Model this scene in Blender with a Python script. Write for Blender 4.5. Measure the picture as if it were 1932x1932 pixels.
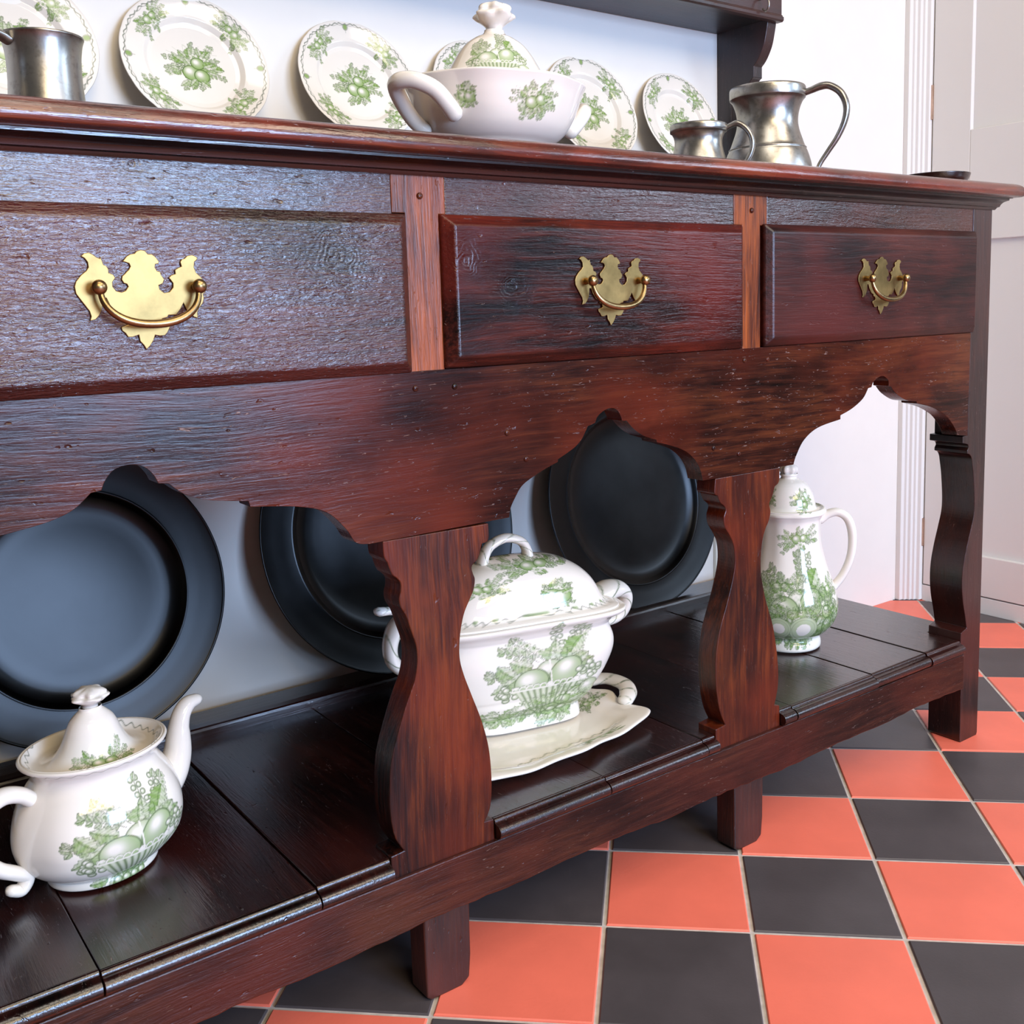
import bpy, bmesh, math, random
import numpy as np
from mathutils import Matrix, Vector

for _o in list(bpy.data.objects):
    bpy.data.objects.remove(_o)
SC = bpy.context.scene
COL = SC.collection
PI = math.pi
R_ = math.radians

# ------------------------------------------------------------------ camera
def _rot(a, b, c):
    return (Matrix.Rotation(a, 3, 'Z') @ Matrix.Rotation(b, 3, 'X') @ Matrix.Rotation(c, 3, 'Z'))
CAM = (-0.45746, -0.81383, 0.66844)
cam_d = bpy.data.cameras.new('camera')
cam = bpy.data.objects.new('camera', cam_d)
COL.objects.link(cam)
cam.matrix_world = Matrix.Translation(CAM) @ _rot(-0.63902, 1.43908, -0.02878).to_4x4()
cam_d.sensor_fit = 'HORIZONTAL'
cam_d.sensor_width = 36.0
cam_d.lens = 36.0 * 1953.69 / 1932.0
cam_d.shift_x = (966 - 1001.66) / 1932.0
cam_d.shift_y = (837.41 - 966) / 1932.0
cam_d.clip_start = 0.02
SC.camera = cam

# ------------------------------------------------------------------ light
SC.view_settings.view_transform = 'Standard'
SC.view_settings.look = 'None'
SC.view_settings.gamma = 1.0
SC.view_settings.use_curve_mapping = False
SC.view_settings.exposure = -0.11

W = bpy.data.worlds.new('room_light')
SC.world = W
W.use_nodes = True
_bg = W.node_tree.nodes['Background']
_bg.inputs[0].default_value = (1.0, 0.955, 0.905, 1)
_bg.inputs[1].default_value = 0.12

def area(name, loc, target, sx, sy, power, col):
    l = bpy.data.lights.new(name, 'AREA')
    l.shape = 'RECTANGLE'; l.size = sx; l.size_y = sy
    l.energy = power; l.color = col
    o = bpy.data.objects.new(name, l); COL.objects.link(o)
    o.location = loc
    d = Vector(target) - Vector(loc)
    o.rotation_euler = d.to_track_quat('-Z', 'Y').to_euler()
    return o
area('window_light', (0.66, -3.2, 0.95), (0.2, 0.0, 0.5), 1.35, 0.90, 150, (0.46, 0.65, 1.0))
area('window_light', (2.95, -2.45, 1.75), (0.3, 0.4, 0.35), 0.9, 1.0, 40, (0.62, 0.78, 1.0))
area('unseen_overhead_light', (-0.35, -3.0, 2.3), (0.0, 0.4, 0.9), 1.5, 0.8, 62, (1.0, 0.78, 0.48))
area('unseen_overhead_light', (-0.15, -0.85, 2.4), (0.1, 0.2, 0.5), 0.8, 0.8, 13, (1.0, 0.90, 0.76))
area('unseen_overhead_light', (0.95, -1.9, 2.4), (0.95, -1.8, 0.0), 1.0, 1.0, 38, (1.0, 0.84, 0.66))  # added downlight to brighten the floor tiles; no known lamp there

# ------------------------------------------------------------------ nodes
def mat(name):
    m = bpy.data.materials.new(name); m.use_nodes = True
    nt = m.node_tree
    return m, nt, nt.nodes['Principled BSDF']
def N(nt, t, **k):
    n = nt.nodes.new(t)
    for a, b in k.items():
        if a.startswith('i_'):
            n.inputs[int(a[2:])].default_value = b
        else:
            setattr(n, a, b)
    return n
def ramp(nt, stops):
    r = nt.nodes.new('ShaderNodeValToRGB')
    e = r.color_ramp.elements
    while len(e) < len(stops): e.new(0.5)
    for x, (p, c) in zip(e, stops):
        x.position = p; x.color = c if len(c) == 4 else (*c, 1)
    return r
def noise(nt, vec, scale, detail=4, rough=.55, dist=0):
    n = nt.nodes.new('ShaderNodeTexNoise')
    n.inputs['Scale'].default_value = scale; n.inputs['Detail'].default_value = detail
    n.inputs['Roughness'].default_value = rough; n.inputs['Distortion'].default_value = dist
    if vec is not None: nt.links.new(vec, n.inputs['Vector'])
    return n
def mapping(nt, vec, scale, loc=(0, 0, 0)):
    m = nt.nodes.new('ShaderNodeMapping'); m.inputs['Scale'].default_value = scale
    m.inputs['Location'].default_value = loc
    nt.links.new(vec, m.inputs['Vector']); return m.outputs[0]
def math_(nt, op, a, b=None, c=None, clamp=False):
    m = nt.nodes.new('ShaderNodeMath'); m.operation = op; m.use_clamp = clamp
    for k, v in enumerate((a, b, c)):
        if v is None: continue
        if isinstance(v, (int, float)): m.inputs[k].default_value = v
        else: nt.links.new(v, m.inputs[k])
    return m.outputs[0]
def mix(nt, f, a, b, mode='MIX'):
    m = nt.nodes.new('ShaderNodeMix'); m.data_type = 'RGBA'; m.blend_type = mode
    for s, v in ((m.inputs[0], f), (m.inputs[6], a), (m.inputs[7], b)):
        if isinstance(v, (int, float)): s.default_value = v
        elif isinstance(v, tuple): s.default_value = v if len(v) == 4 else (*v, 1)
        else: nt.links.new(v, s)
    return m.outputs[2]

def wood(name, axis='X', dark=(.020, .006, .005), mid=(.075, .020, .014), light=(.17, .052, .024),
         rough=.30, bump=.5, ripple=0.0, blotch=.55, knots=(), coat=.25, pits=.5, gain=.36, redden=.75, scratch=.35, spec=.55):
    m, nt, P = mat(name)
    L = nt.links.new
    tc = N(nt, 'ShaderNodeTexCoord')
    oi = N(nt, 'ShaderNodeObjectInfo')
    off = N(nt, 'ShaderNodeVectorMath', operation='SCALE')
    cmb = N(nt, 'ShaderNodeCombineXYZ'); cmb.inputs[0].default_value = 3.1; cmb.inputs[1].default_value = 5.7; cmb.inputs[2].default_value = 7.3
    L(cmb.outputs[0], off.inputs[0]); L(oi.outputs['Random'], off.inputs[3])
    add = N(nt, 'ShaderNodeVectorMath', operation='ADD'); L(tc.outputs['Object'], add.inputs[0]); L(off.outputs[0], add.inputs[1])
    pos = tc.outputs['Object']; v = add.outputs[0]
    def sc(al, ac):
        return tuple(al if 'XYZ'[k] == axis else ac for k in range(3))
    warp = noise(nt, mapping(nt, v, sc(3, 9)), 1, 2)
    wv = N(nt, 'ShaderNodeVectorMath', operation='SCALE'); wv.inputs[3].default_value = .030
    L(warp.outputs['Color'], wv.inputs[0])
    v2 = N(nt, 'ShaderNodeVectorMath', operation='ADD'); L(v, v2.inputs[0]); L(wv.outputs[0], v2.inputs[1])
    v = v2.outputs[0]
    grain = noise(nt, mapping(nt, v, sc(8, 165)), 1, 6, .62)
    fine = noise(nt, mapping(nt, v, sc(26, 520)), 1, 3, .6)
    big = noise(nt, mapping(nt, v, sc(3.2, 9)), 1, 4, .6)
    f = math_(nt, 'ADD', math_(nt, 'MULTIPLY', grain.outputs[0], .75), math_(nt, 'MULTIPLY', fine.outputs[0], .25))
    f = math_(nt, 'ADD', f, math_(nt, 'MULTIPLY', math_(nt, 'SUBTRACT', big.outputs[0], .5), blotch * 1.6))
    height = math_(nt, 'ADD', math_(nt, 'MULTIPLY', grain.outputs[0], .55), math_(nt, 'MULTIPLY', fine.outputs[0], .35))
    if ripple:
        rp = noise(nt, mapping(nt, v, sc(110, 420)), 1, 3, .6, .8)
        height = math_(nt, 'ADD', height, math_(nt, 'MULTIPLY', rp.outputs[0], ripple))
    for (kx, ky, kz, kr) in knots:
        d = N(nt, 'ShaderNodeVectorMath', operation='DISTANCE')
        sq = mapping(nt, pos, tuple(.8 if 'XYZ'[k] == axis else 1.0 for k in range(3)))
        d.inputs[1].default_value = tuple((kx, ky, kz)[k] * (.8 if 'XYZ'[k] == axis else 1.0) for k in range(3))
        wob = noise(nt, mapping(nt, pos, (38, 38, 38)), 1, 2)
        wb = N(nt, 'ShaderNodeVectorMath', operation='SCALE'); wb.inputs[3].default_value = .028
        L(wob.outputs['Color'], wb.inputs[0])
        sb = N(nt, 'ShaderNodeVectorMath', operation='ADD'); L(sq, sb.inputs[0]); L(wb.outputs[0], sb.inputs[1])
        sb2 = N(nt, 'ShaderNodeVectorMath', operation='SUBTRACT'); L(sb.outputs[0], sb2.inputs[0]); sb2.inputs[1].default_value = (.014, .014, .014)
        L(sb2.outputs[0], d.inputs[0])
        g = math_(nt, 'SUBTRACT', 1.0, math_(nt, 'DIVIDE', d.outputs['Value'], kr), clamp=True)
        rings = math_(nt, 'SINE', math_(nt, 'MULTIPLY', d.outputs['Value'], 1500))
        height = math_(nt, 'ADD', height, math_(nt, 'MULTIPLY', math_(nt, 'MULTIPLY', rings, math_(nt, 'MULTIPLY', g, g)), .13))
        height = math_(nt, 'SUBTRACT', height, math_(nt, 'MULTIPLY', g, .8))
        f = math_(nt, 'SUBTRACT', f, math_(nt, 'MULTIPLY', g, .22))
    r = ramp(nt, [(.30, tuple(x * .35 for x in dark)), (.47, tuple(x * .75 for x in mid)), (.70, light)])
    L(f, r.inputs[0])
    hue = noise(nt, mapping(nt, v, (5, 5, 5), (3, 1, 2)), 1, 2)
    hr = ramp(nt, [(.44, (0, 0, 0)), (.66, (1, 1, 1))]); L(hue.outputs[0], hr.inputs[0])
    c = mix(nt, math_(nt, 'MULTIPLY', hr.outputs[0], redden), r.outputs[0], tuple(a * b for a, b in zip(light, (1.05, .62, .75))), 'MIX')
    bk = noise(nt, mapping(nt, v, sc(6, 13), (7, 2, 5)), 1, 4, .6)
    br = ramp(nt, [(.50, (1, 1, 1)), (.66, (.30, .30, .34))]); L(bk.outputs[0], br.inputs[0])
    c = mix(nt, .8, c, br.outputs[0], 'MULTIPLY')
    if pits:
        sp = noise(nt, mapping(nt, v, sc(60, 150), (9, 4, 1)), 1, 2, .5)
        pm = math_(nt, 'MULTIPLY', math_(nt, 'SUBTRACT', sp.outputs[0], .70, clamp=True), 8.0, clamp=True)
        height = math_(nt, 'SUBTRACT', height, math_(nt, 'MULTIPLY', pm, pits * 1.6))
    if scratch:
        fk = noise(nt, mapping(nt, v, sc(75, 420), (2, 8, 5)), 1, 2, .5, 1.5)
        fm = math_(nt, 'MULTIPLY', math_(nt, 'SUBTRACT', fk.outputs[0], .685, clamp=True), 14.0, clamp=True)
        dens = noise(nt, mapping(nt, v, (9, 9, 9), (1, 6, 2)), 1, 2)
        fm = math_(nt, 'MULTIPLY', fm, math_(nt, 'MULTIPLY', math_(nt, 'SUBTRACT', dens.outputs[0], .36, clamp=True), 5.0, clamp=True))
        c = mix(nt, math_(nt, 'MULTIPLY', fm, scratch), c, (.50, .42, .40))
        height = math_(nt, 'SUBTRACT', height, math_(nt, 'MULTIPLY', fm, .8))
    c = mix(nt, 1.0, c, (gain * 1.28, gain * .98, gain * .86), 'MULTIPLY')
    L(c, P.inputs['Base Color'])
    rr = math_(nt, 'ADD', math_(nt, 'MULTIPLY', math_(nt, 'SUBTRACT', big.outputs[0], .5), .16), rough)
    L(rr, P.inputs['Roughness'])
    P.inputs['Coat Weight'].default_value = coat * 1.6; P.inputs['Specular IOR Level'].default_value = spec
    P.inputs['Coat Roughness'].default_value = .20
    b = N(nt, 'ShaderNodeBump'); b.inputs['Strength'].default_value = bump; b.inputs['Distance'].default_value = .0016
    L(height, b.inputs['Height']); L(b.outputs[0], P.inputs['Normal']); L(b.outputs[0], P.inputs['Coat Normal'])
    return m

def plain(name, col, rough=.5, metal=0.0, var=.06, vscale=14, bump=0, bscale=200, spec=.5):
    m, nt, P = mat(name)
    tc = N(nt, 'ShaderNodeTexCoord')
    n = noise(nt, tc.outputs['Object'], vscale, 4)
    lo = tuple(x * (1 - var) for x in col); hi = tuple(min(1, x * (1 + var)) for x in col)
    r = ramp(nt, [(.3, lo), (.7, hi)])
    nt.links.new(n.outputs[0], r.inputs[0]); nt.links.new(r.outputs[0], P.inputs['Base Color'])
    P.inputs['Roughness'].default_value = rough; P.inputs['Metallic'].default_value = metal
    P.inputs['Specular IOR Level'].default_value = spec
    if bump:
        n2 = noise(nt, tc.outputs['Object'], bscale, 3)
        b = N(nt, 'ShaderNodeBump'); b.inputs['Strength'].default_value = bump; b.inputs['Distance'].default_value = .001
        nt.links.new(n2.outputs[0], b.inputs['Height']); nt.links.new(b.outputs[0], P.inputs['Normal'])
    return m

def ceramic(name, base=(.76, .70, .62), green=(.165, .290, .040), ink=(.022, .052, .012)):
    m, nt, P = mat(name)
    at = N(nt, 'ShaderNodeAttribute'); at.attribute_name = 'print'
    s = N(nt, 'ShaderNodeSeparateColor'); nt.links.new(at.outputs['Color'], s.inputs[0])
    tc = N(nt, 'ShaderNodeTexCoord')
    n = noise(nt, tc.outputs['Object'], 22, 3)
    b2 = tuple(x * .965 for x in base)
    r = ramp(nt, [(.35, base), (.7, b2)]); nt.links.new(n.outputs[0], r.inputs[0])
    c = mix(nt, s.outputs[0], r.outputs[0], green)
    c = mix(nt, s.outputs[1], c, ink)
    nt.links.new(c, P.inputs['Base Color'])
    P.inputs['Roughness'].default_value = .09
    P.inputs['Specular IOR Level'].default_value = .55
    return m

def metal(name, col, rough, var=.25, bump=.06, vscale=18, spot=0.0):
    m, nt, P = mat(name)
    tc = N(nt, 'ShaderNodeTexCoord')
    n = noise(nt, tc.outputs['Object'], vscale, 6, .62)
    n2 = noise(nt, tc.outputs['Object'], vscale * 9, 4, .6)
    lo = tuple(x * (1 - var) for x in col); hi = tuple(min(1, x * (1 + var)) for x in col)
    r = ramp(nt, [(.34, lo), (.66, hi)]); nt.links.new(n.outputs[0], r.inputs[0])
    c = r.outputs[0]
    if spot:
        k = ramp(nt, [(.52, (1, 1, 1)), (.66, (.45, .43, .40))]); nt.links.new(n2.outputs[0], k.inputs[0])
        c = mix(nt, spot, c, k.outputs[0], 'MULTIPLY')
    nt.links.new(c, P.inputs['Base Color'])
    P.inputs['Metallic'].default_value = 1
    nt.links.new(math_(nt, 'ADD', math_(nt, 'MULTIPLY', n.outputs[0], .16), rough - .08), P.inputs['Roughness'])
    b = N(nt, 'ShaderNodeBump'); b.inputs['Strength'].default_value = bump; b.inputs['Distance'].default_value = .001
    nt.links.new(n2.outputs[0], b.inputs['Height']); nt.links.new(b.outputs[0], P.inputs['Normal'])
    return m

M = {}
M['drawer_a'] = wood('drawer_oak', 'X', spec=.45, rough=.23, bump=.75, ripple=.8, coat=.30, blotch=.5,
                     dark=(.030, .008, .009), mid=(.085, .020, .020), light=(.15, .040, .028),
                     knots=((-0.060, -.012, .712, .038),))
M['drawer_b'] = wood('drawer_oak_knotty', 'X', spec=.30, rough=.25, bump=.6, ripple=.2, coat=.05, blotch=.75,
                     dark=(.022, .007, .007), mid=(.090, .021, .016), light=(.22, .045, .024),
                     knots=((.072, -.012, .715, .030), (.122, -.012, .690, .026)))
M['drawer_c'] = wood('drawer_oak_smooth', 'X', spec=.32, rough=.36, bump=.3, ripple=.1, coat=.04, blotch=.45,
                     dark=(.050, .015, .013), mid=(.105, .028, .022), light=(.16, .045, .032))
M['rail_x'] = wood('rail_oak', 'X', spec=.32, coat=.04, scratch=.7, rough=.30, bump=.65, ripple=.25, blotch=.55,
                   dark=(.024, .008, .006), mid=(.072, .023, .015), light=(.15, .052, .026))
M['apron'] = wood('apron_oak', 'X', spec=.24, rough=.24, bump=.32, ripple=.10, scratch=.95, blotch=.6, pits=1.2, coat=.03,
                  dark=(.026, .009, .007), mid=(.082, .026, .017), light=(.21, .070, .028))
M['frieze'] = wood('frieze_oak', 'X', spec=.5, rough=.25, bump=.7, ripple=.4, blotch=.55, coat=.4,
                   dark=(.020, .009, .008), mid=(.066, .024, .017), light=(.13, .052, .030),
                   knots=((-.215, 0, .781, .020),))
M['stile'] = wood('stile_oak', 'Z', gain=.78, spec=.3, rough=.34, bump=.6, blotch=.45, redden=.3,
                  dark=(.045, .010, .004), mid=(.115, .032, .010), light=(.30, .092, .018), coat=.03)
M['leg'] = wood('leg_oak', 'Z', gain=.33, spec=.33, coat=.04, rough=.34, bump=.5, blotch=.6,
                dark=(.020, .006, .005), mid=(.100, .024, .011), light=(.34, .092, .020))
M['post'] = wood('post_oak', 'Z', rough=.33, bump=.3, blotch=.4,
                 dark=(.018, .007, .006), mid=(.050, .016, .013), light=(.090, .028, .018))
M['foot'] = wood('foot_oak', 'Z', rough=.45, bump=.6, blotch=.5,
                 dark=(.022, .009, .007), mid=(.062, .023, .016), light=(.13, .055, .032))
M['top'] = wood('top_oak', 'X', gain=.60, rough=.26, bump=.5, ripple=.1, coat=.45, blotch=.6,
                dark=(.045, .010, .007), mid=(.14, .030, .016), light=(.27, .072, .028))
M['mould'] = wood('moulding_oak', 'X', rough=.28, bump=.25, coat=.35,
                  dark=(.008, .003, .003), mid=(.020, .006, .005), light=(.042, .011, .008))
M['board'] = wood('board_oak', 'Y', rough=.26, bump=.35, ripple=.08, coat=.35, pits=.7,
                  dark=(.010, .004, .004), mid=(.030, .009, .008), light=(.062, .018, .013))
M['rack'] = wood('rack_oak', 'X', rough=.42, bump=.35, coat=.08,
                 dark=(.020, .010, .009), mid=(.045, .020, .017), light=(.080, .035, .028))
M['rackz'] = wood('rack_oak_upright', 'Z', rough=.42, bump=.35, coat=.08,
                  dark=(.016, .007, .007), mid=(.036, .016, .015), light=(.065, .028, .024))
M['wall'] = plain('wall_paint', (.75, .715, .665), .75, var=.015, bump=.05)
M['gloss'] = plain('white_gloss_paint', (.71, .69, .665), .32, var=.012, vscale=5)
M['red'] = plain('red_quarry_tile', (.88, .185, .118), .42, var=.07, vscale=9, bump=.12, bscale=260)
M['black'] = plain('black_quarry_tile', (.070, .059, .062), .40, var=.18, vscale=10, bump=.12, bscale=260)
M['china'] = ceramic('transfer_china')
M['china_w'] = ceramic('transfer_china_white', base=(.80, .755, .685), green=(.165, .305, .058), ink=(.022, .056, .016))
M['pewter'] = metal('pewter', (.37, .355, .33), .33, .20, .10, 16, .4)
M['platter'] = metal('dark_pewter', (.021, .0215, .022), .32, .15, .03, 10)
M['brass'] = metal('brass', (.275, .185, .070), .44, .32, .05, 30)
M['bronze'] = metal('dark_brass', (.30, .205, .095), .30, .3, .08, 40)
M['plastic'] = plain('white_plastic', (.82, .80, .72), .35, var=.02)
M['hinge'] = metal('hinge_brass', (.55, .38, .28), .4, .2)

def floor_mat():
    m, nt, P = mat('tile_floor')
    L = nt.links.new
    uv = N(nt, 'ShaderNodeUVMap'); s = N(nt, 'ShaderNodeSeparateXYZ'); L(uv.outputs[0], s.inputs[0])
    def edge(o):
        fr = math_(nt, 'FRACT', o)
        return math_(nt, 'ABSOLUTE', math_(nt, 'SUBTRACT', fr, .5))
    e = math_(nt, 'MAXIMUM', edge(s.outputs[0]), edge(s.outputs[1]))
    g = math_(nt, 'GREATER_THAN', e, .4835)
    par = math_(nt, 'MODULO', math_(nt, 'ADD', math_(nt, 'FLOOR', s.outputs[0]), math_(nt, 'FLOOR', s.outputs[1])), 2.0)
    par = math_(nt, 'ABSOLUTE', par)
    c = mix(nt, par, (.88, .185, .118), (.070, .059, .062))
    tc = N(nt, 'ShaderNodeTexCoord'); n = noise(nt, tc.outputs['Object'], 60, 4)
    gr = ramp(nt, [(.3, (.50, .46, .43)), (.7, (.70, .65, .62))]); L(n.outputs[0], gr.inputs[0])
    L(mix(nt, g, c, gr.outputs[0]), P.inputs['Base Color'])
    P.inputs['Roughness'].default_value = .6
    return m
M['floor'] = floor_mat()

# ------------------------------------------------------------------ objects
def tag(o, label=None, cat=None, group=None, kind=None):
    if label: o['label'] = label
    if cat: o['category'] = cat
    if group: o['group'] = group
    if kind: o['kind'] = kind
    return o
def link(name, me, m=None, parent=None, smooth=False):
    o = bpy.data.objects.new(name, me); COL.objects.link(o)
    if m is not None and not me.materials: me.materials.append(m)
    if parent is not None: o.parent = parent
    if smooth: me.polygons.foreach_set('use_smooth', [True] * len(me.polygons))
    return o
def mesh_py(name, v, f):
    me = bpy.data.meshes.new(name); me.from_pydata([tuple(x) for x in v], [], [tuple(x) for x in f]); me.update()
    return me
def fixn(me):
    bm = bmesh.new(); bm.from_mesh(me); bmesh.ops.recalc_face_normals(bm, faces=bm.faces); bm.to_mesh(me); bm.free()
    return me
def empty(name, loc=(0, 0, 0), rz=0.0):
    o = bpy.data.objects.new(name, None); COL.objects.link(o); o.location = loc; o.rotation_euler = (0, 0, rz)
    o.empty_display_size = .05
    return o
def bevel(o, w=.0015, seg=2, ang=30):
    b = o.modifiers.new('bevel', 'BEVEL'); b.width = w; b.segments = seg; b.limit_method = 'ANGLE'; b.angle_limit = R_(ang)
    b.harden_normals = False
    return o
def auto(o, ang=35):
    me = o.data
    me.polygons.foreach_set('use_smooth', [True] * len(me.polygons))
    me.set_sharp_from_angle(angle=R_(ang)) if hasattr(me, 'set_sharp_from_angle') else None
    return o
def box(name, x0, x1, y0, y1, z0, z1, m, parent=None, bw=.0015):
    v = [(x, y, z) for x in (x0, x1) for y in (y0, y1) for z in (z0, z1)]
    f = [(0, 1, 3, 2), (4, 6, 7, 5), (0, 4, 5, 1), (2, 3, 7, 6), (0, 2, 6, 4), (1, 5, 7, 3)]
    o = link(name, fixn(mesh_py(name, v, f)), m, parent)
    if bw: bevel(o, bw)
    return o
def prism(name, pts, d0, d1, m, parent=None, plane='XZ', bw=.0012, ang=30):
    """outline (list of 2D points) extruded from d0 to d1 along the third axis"""
    if plane == 'XZ': mk = lambda p, d: (p[0], d, p[1])
    elif plane == 'XY': mk = lambda p, d: (p[0], p[1], d)
    else: mk = lambda p, d: (d, p[0], p[1])
    n = len(pts)
    v = [mk(p, d0) for p in pts] + [mk(p, d1) for p in pts]
    f = [tuple(range(n)), tuple(range(2 * n - 1, n - 1, -1))] + [(i, (i + 1) % n, n + (i + 1) % n, n + i) for i in range(n)]
    o = link(name, fixn(mesh_py(name, v, f)), m, parent)
    if bw: bevel(o, bw, 2, ang)
    return o
def smoothline(pts, n=6, closed=False):
    """Catmull-Rom through pts; a point given as a 3-tuple is a sharp corner"""
    P = [np.array(p[:2], float) for p in pts]; sharp = [len(p) > 2 for p in pts]
    out = []
    m = len(P)
    for i in range(m - (0 if closed else 1)):
        p1, p2 = P[i], P[(i + 1) % m]
        p0 = P[i - 1] if (i > 0 or closed) and not sharp[i] else p1
        p3 = P[(i + 2) % m] if (i + 2 < m or closed) and not sharp[(i + 1) % m] else p2
        for k in range(n):
            t = k / n
            out.append(.5 * (2 * p1 + (p2 - p0) * t + (2 * p0 - 5 * p1 + 4 * p2 - p3) * t * t + (3 * p1 - p0 - 3 * p2 + p3) * t ** 3))
            if k == 0: out[-1] = p1
    if not closed: out.append(P[-1])
    return [tuple(p) for p in out]
def grid_mesh(name, V, closed_u=True, attr=None, flip=False):
    """V: (nt, nu, 3) array, rows t, columns u"""
    nt, nu = V.shape[:2]
    idx = np.arange(nt * nu).reshape(nt, nu)
    nxt = np.roll(idx, -1, 1) if closed_u else idx[:, 1:]
    a = idx if closed_u else idx[:, :-1]
    q = np.stack([a[:-1], nxt[:-1], nxt[1:], a[1:]], -1).reshape(-1, 4)
    if flip: q = q[:, ::-1]
    me = bpy.data.meshes.new(name)
    me.vertices.add(nt * nu); me.vertices.foreach_set('co', V.astype(np.float32).ravel())
    me.loops.add(q.size); me.loops.foreach_set('vertex_index', q.astype(np.int32).ravel())
    me.polygons.add(len(q)); me.polygons.foreach_set('loop_start', np.arange(0, q.size, 4, dtype=np.int32))
    me.update(calc_edges=True); me.validate()
    me.polygons.foreach_set('use_smooth', [True] * len(me.polygons))
    if attr is not None:
        a = me.attributes.new('print', 'FLOAT_COLOR', 'POINT')
        c = np.zeros((nt * nu, 4), np.float32); c[:, 3] = 1; c[:, 0] = attr[0].ravel(); c[:, 1] = attr[1].ravel()
        a.data.foreach_set('color', c.ravel())
    return me
def resample(pts, n):
    P = np.array(pts, float); d = np.r_[0, np.cumsum(np.hypot(*np.diff(P, axis=0).T))]
    s = np.linspace(0, d[-1], n)
    return np.stack([np.interp(s, d, P[:, 0]), np.interp(s, d, P[:, 1])], 1)
def smooth_rows(A, per=6, lim=48):
    A = [np.array(a, float) for a in A]; n = len(A); out = []
    def sharp(i):
        if i <= 0 or i >= n - 1: return True
        u = (A[i] - A[i - 1])[:3]; w = (A[i + 1] - A[i])[:3]
        c = (u @ w) / (np.linalg.norm(u) * np.linalg.norm(w) + 1e-12)
        return math.degrees(math.acos(max(-1, min(1, c)))) > lim
    S = [sharp(i) for i in range(n)]
    for i in range(n - 1):
        p1, p2 = A[i], A[i + 1]; L = np.linalg.norm((p2 - p1)[:3])
        def tang(k):
            a, b = A[max(k - 1, 0)], A[min(k + 1, n - 1)]
            return (b - a) / (np.linalg.norm((b - a)[:3]) + 1e-12) * L
        m1 = (p2 - p1) if S[i] else tang(i); m2 = (p2 - p1) if S[i + 1] else tang(i + 1)
        for k in range(per):
            t = k / per
            out.append((2*t**3-3*t**2+1)*p1 + (t**3-2*t**2+t)*m1 + (-2*t**3+3*t**2)*p2 + (t**3-t**2)*m2)
    out.append(A[-1]); return np.array(out)
def lathe(name, prof, n=96, m=None, parent=None, rows=None, a=1.0, b=1.0, mod=None, attr=None, rz=0.0):
    """prof: (r, z) list; a, b stretch the plan; mod(theta, s) multiplies r"""
    P = resample(smooth_rows(prof), rows) if rows else (smooth_rows(prof, 3) if len(prof) > 12 and n > 60 else np.array(prof, float))
    th = np.linspace(0, 2 * PI, n, endpoint=False)
    T, Rr = np.meshgrid(th, P[:, 0]); Zz = np.repeat(P[:, 1][:, None], n, 1)
    S = np.repeat(np.linspace(0, 1, len(P))[:, None], n, 1)
    if mod is not None: Rr = Rr * mod(T, S, Zz)
    X = Rr * np.cos(T) * a; Y = Rr * np.sin(T) * b
    V = np.stack([X, Y, Zz], -1)
    at = attr(T, Zz, X, Y, S) if attr is not None else None
    return link(name, grid_mesh(name, V, True, at), m, parent)
def tube(name, path, rad, m, parent=None, n=14, ry=None, cap=True, sm=4):
    P = [np.array(p, float) for p in path]
    # smooth the path
    if sm > 1:
        Q = []; RR = []
        rad = rad if isinstance(rad, (list, tuple)) else [rad] * len(P)
        for i in range(len(P) - 1):
            p1, p2 = P[i], P[i + 1]; p0 = P[i - 1] if i else 2 * p1 - p2; p3 = P[i + 2] if i + 2 < len(P) else 2 * p2 - p1
            for k in range(sm):
                t = k / sm
                Q.append(.5 * (2 * p1 + (p2 - p0) * t + (2 * p0 - 5 * p1 + 4 * p2 - p3) * t * t + (3 * p1 - p0 - 3 * p2 + p3) * t ** 3))
                RR.append(rad[i] * (1 - t) + rad[i + 1] * t)
        Q.append(P[-1]); RR.append(rad[-1])
    else:
        Q = P; RR = rad if isinstance(rad, (list, tuple)) else [rad] * len(P)
    Q = np.array(Q); T = np.gradient(Q, axis=0); T /= np.linalg.norm(T, axis=1)[:, None] + 1e-12
    up = np.array([0, 0, 1.0]) if abs(T[0][2]) < .9 else np.array([1.0, 0, 0])
    a = np.cross(T[0], up); a /= np.linalg.norm(a)
    rows = []
    th = np.linspace(0, 2 * PI, n, endpoint=False)
    for q, t, r in zip(Q, T, RR):
        a = a - t * (a @ t); a /= np.linalg.norm(a); b = np.cross(t, a)
        rr = r if not isinstance(r, (tuple, list)) else r[0]
        e = (ry or 1.0)
        rows.append(q + rr * (np.cos(th)[:, None] * a + e * np.sin(th)[:, None] * b))
    if cap:
        for s, k in ((0, 0), (1, -1)):
            r0 = rows[k]; c = Q[k]; tt = -T[0] if s == 0 else T[-1]; rad0 = np.linalg.norm(r0 - c, axis=1).mean()
            ex = [c + (r0 - c) * .75 + tt * rad0 * .5, c + (r0 - c) * .3 + tt * rad0 * .75, c + (r0 - c) * .001 + tt * rad0 * .8]
            rows = ex[::-1] + rows if s == 0 else rows + ex
    return link(name, grid_mesh(name, np.array(rows), True, None, flip=True), m, parent)

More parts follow.
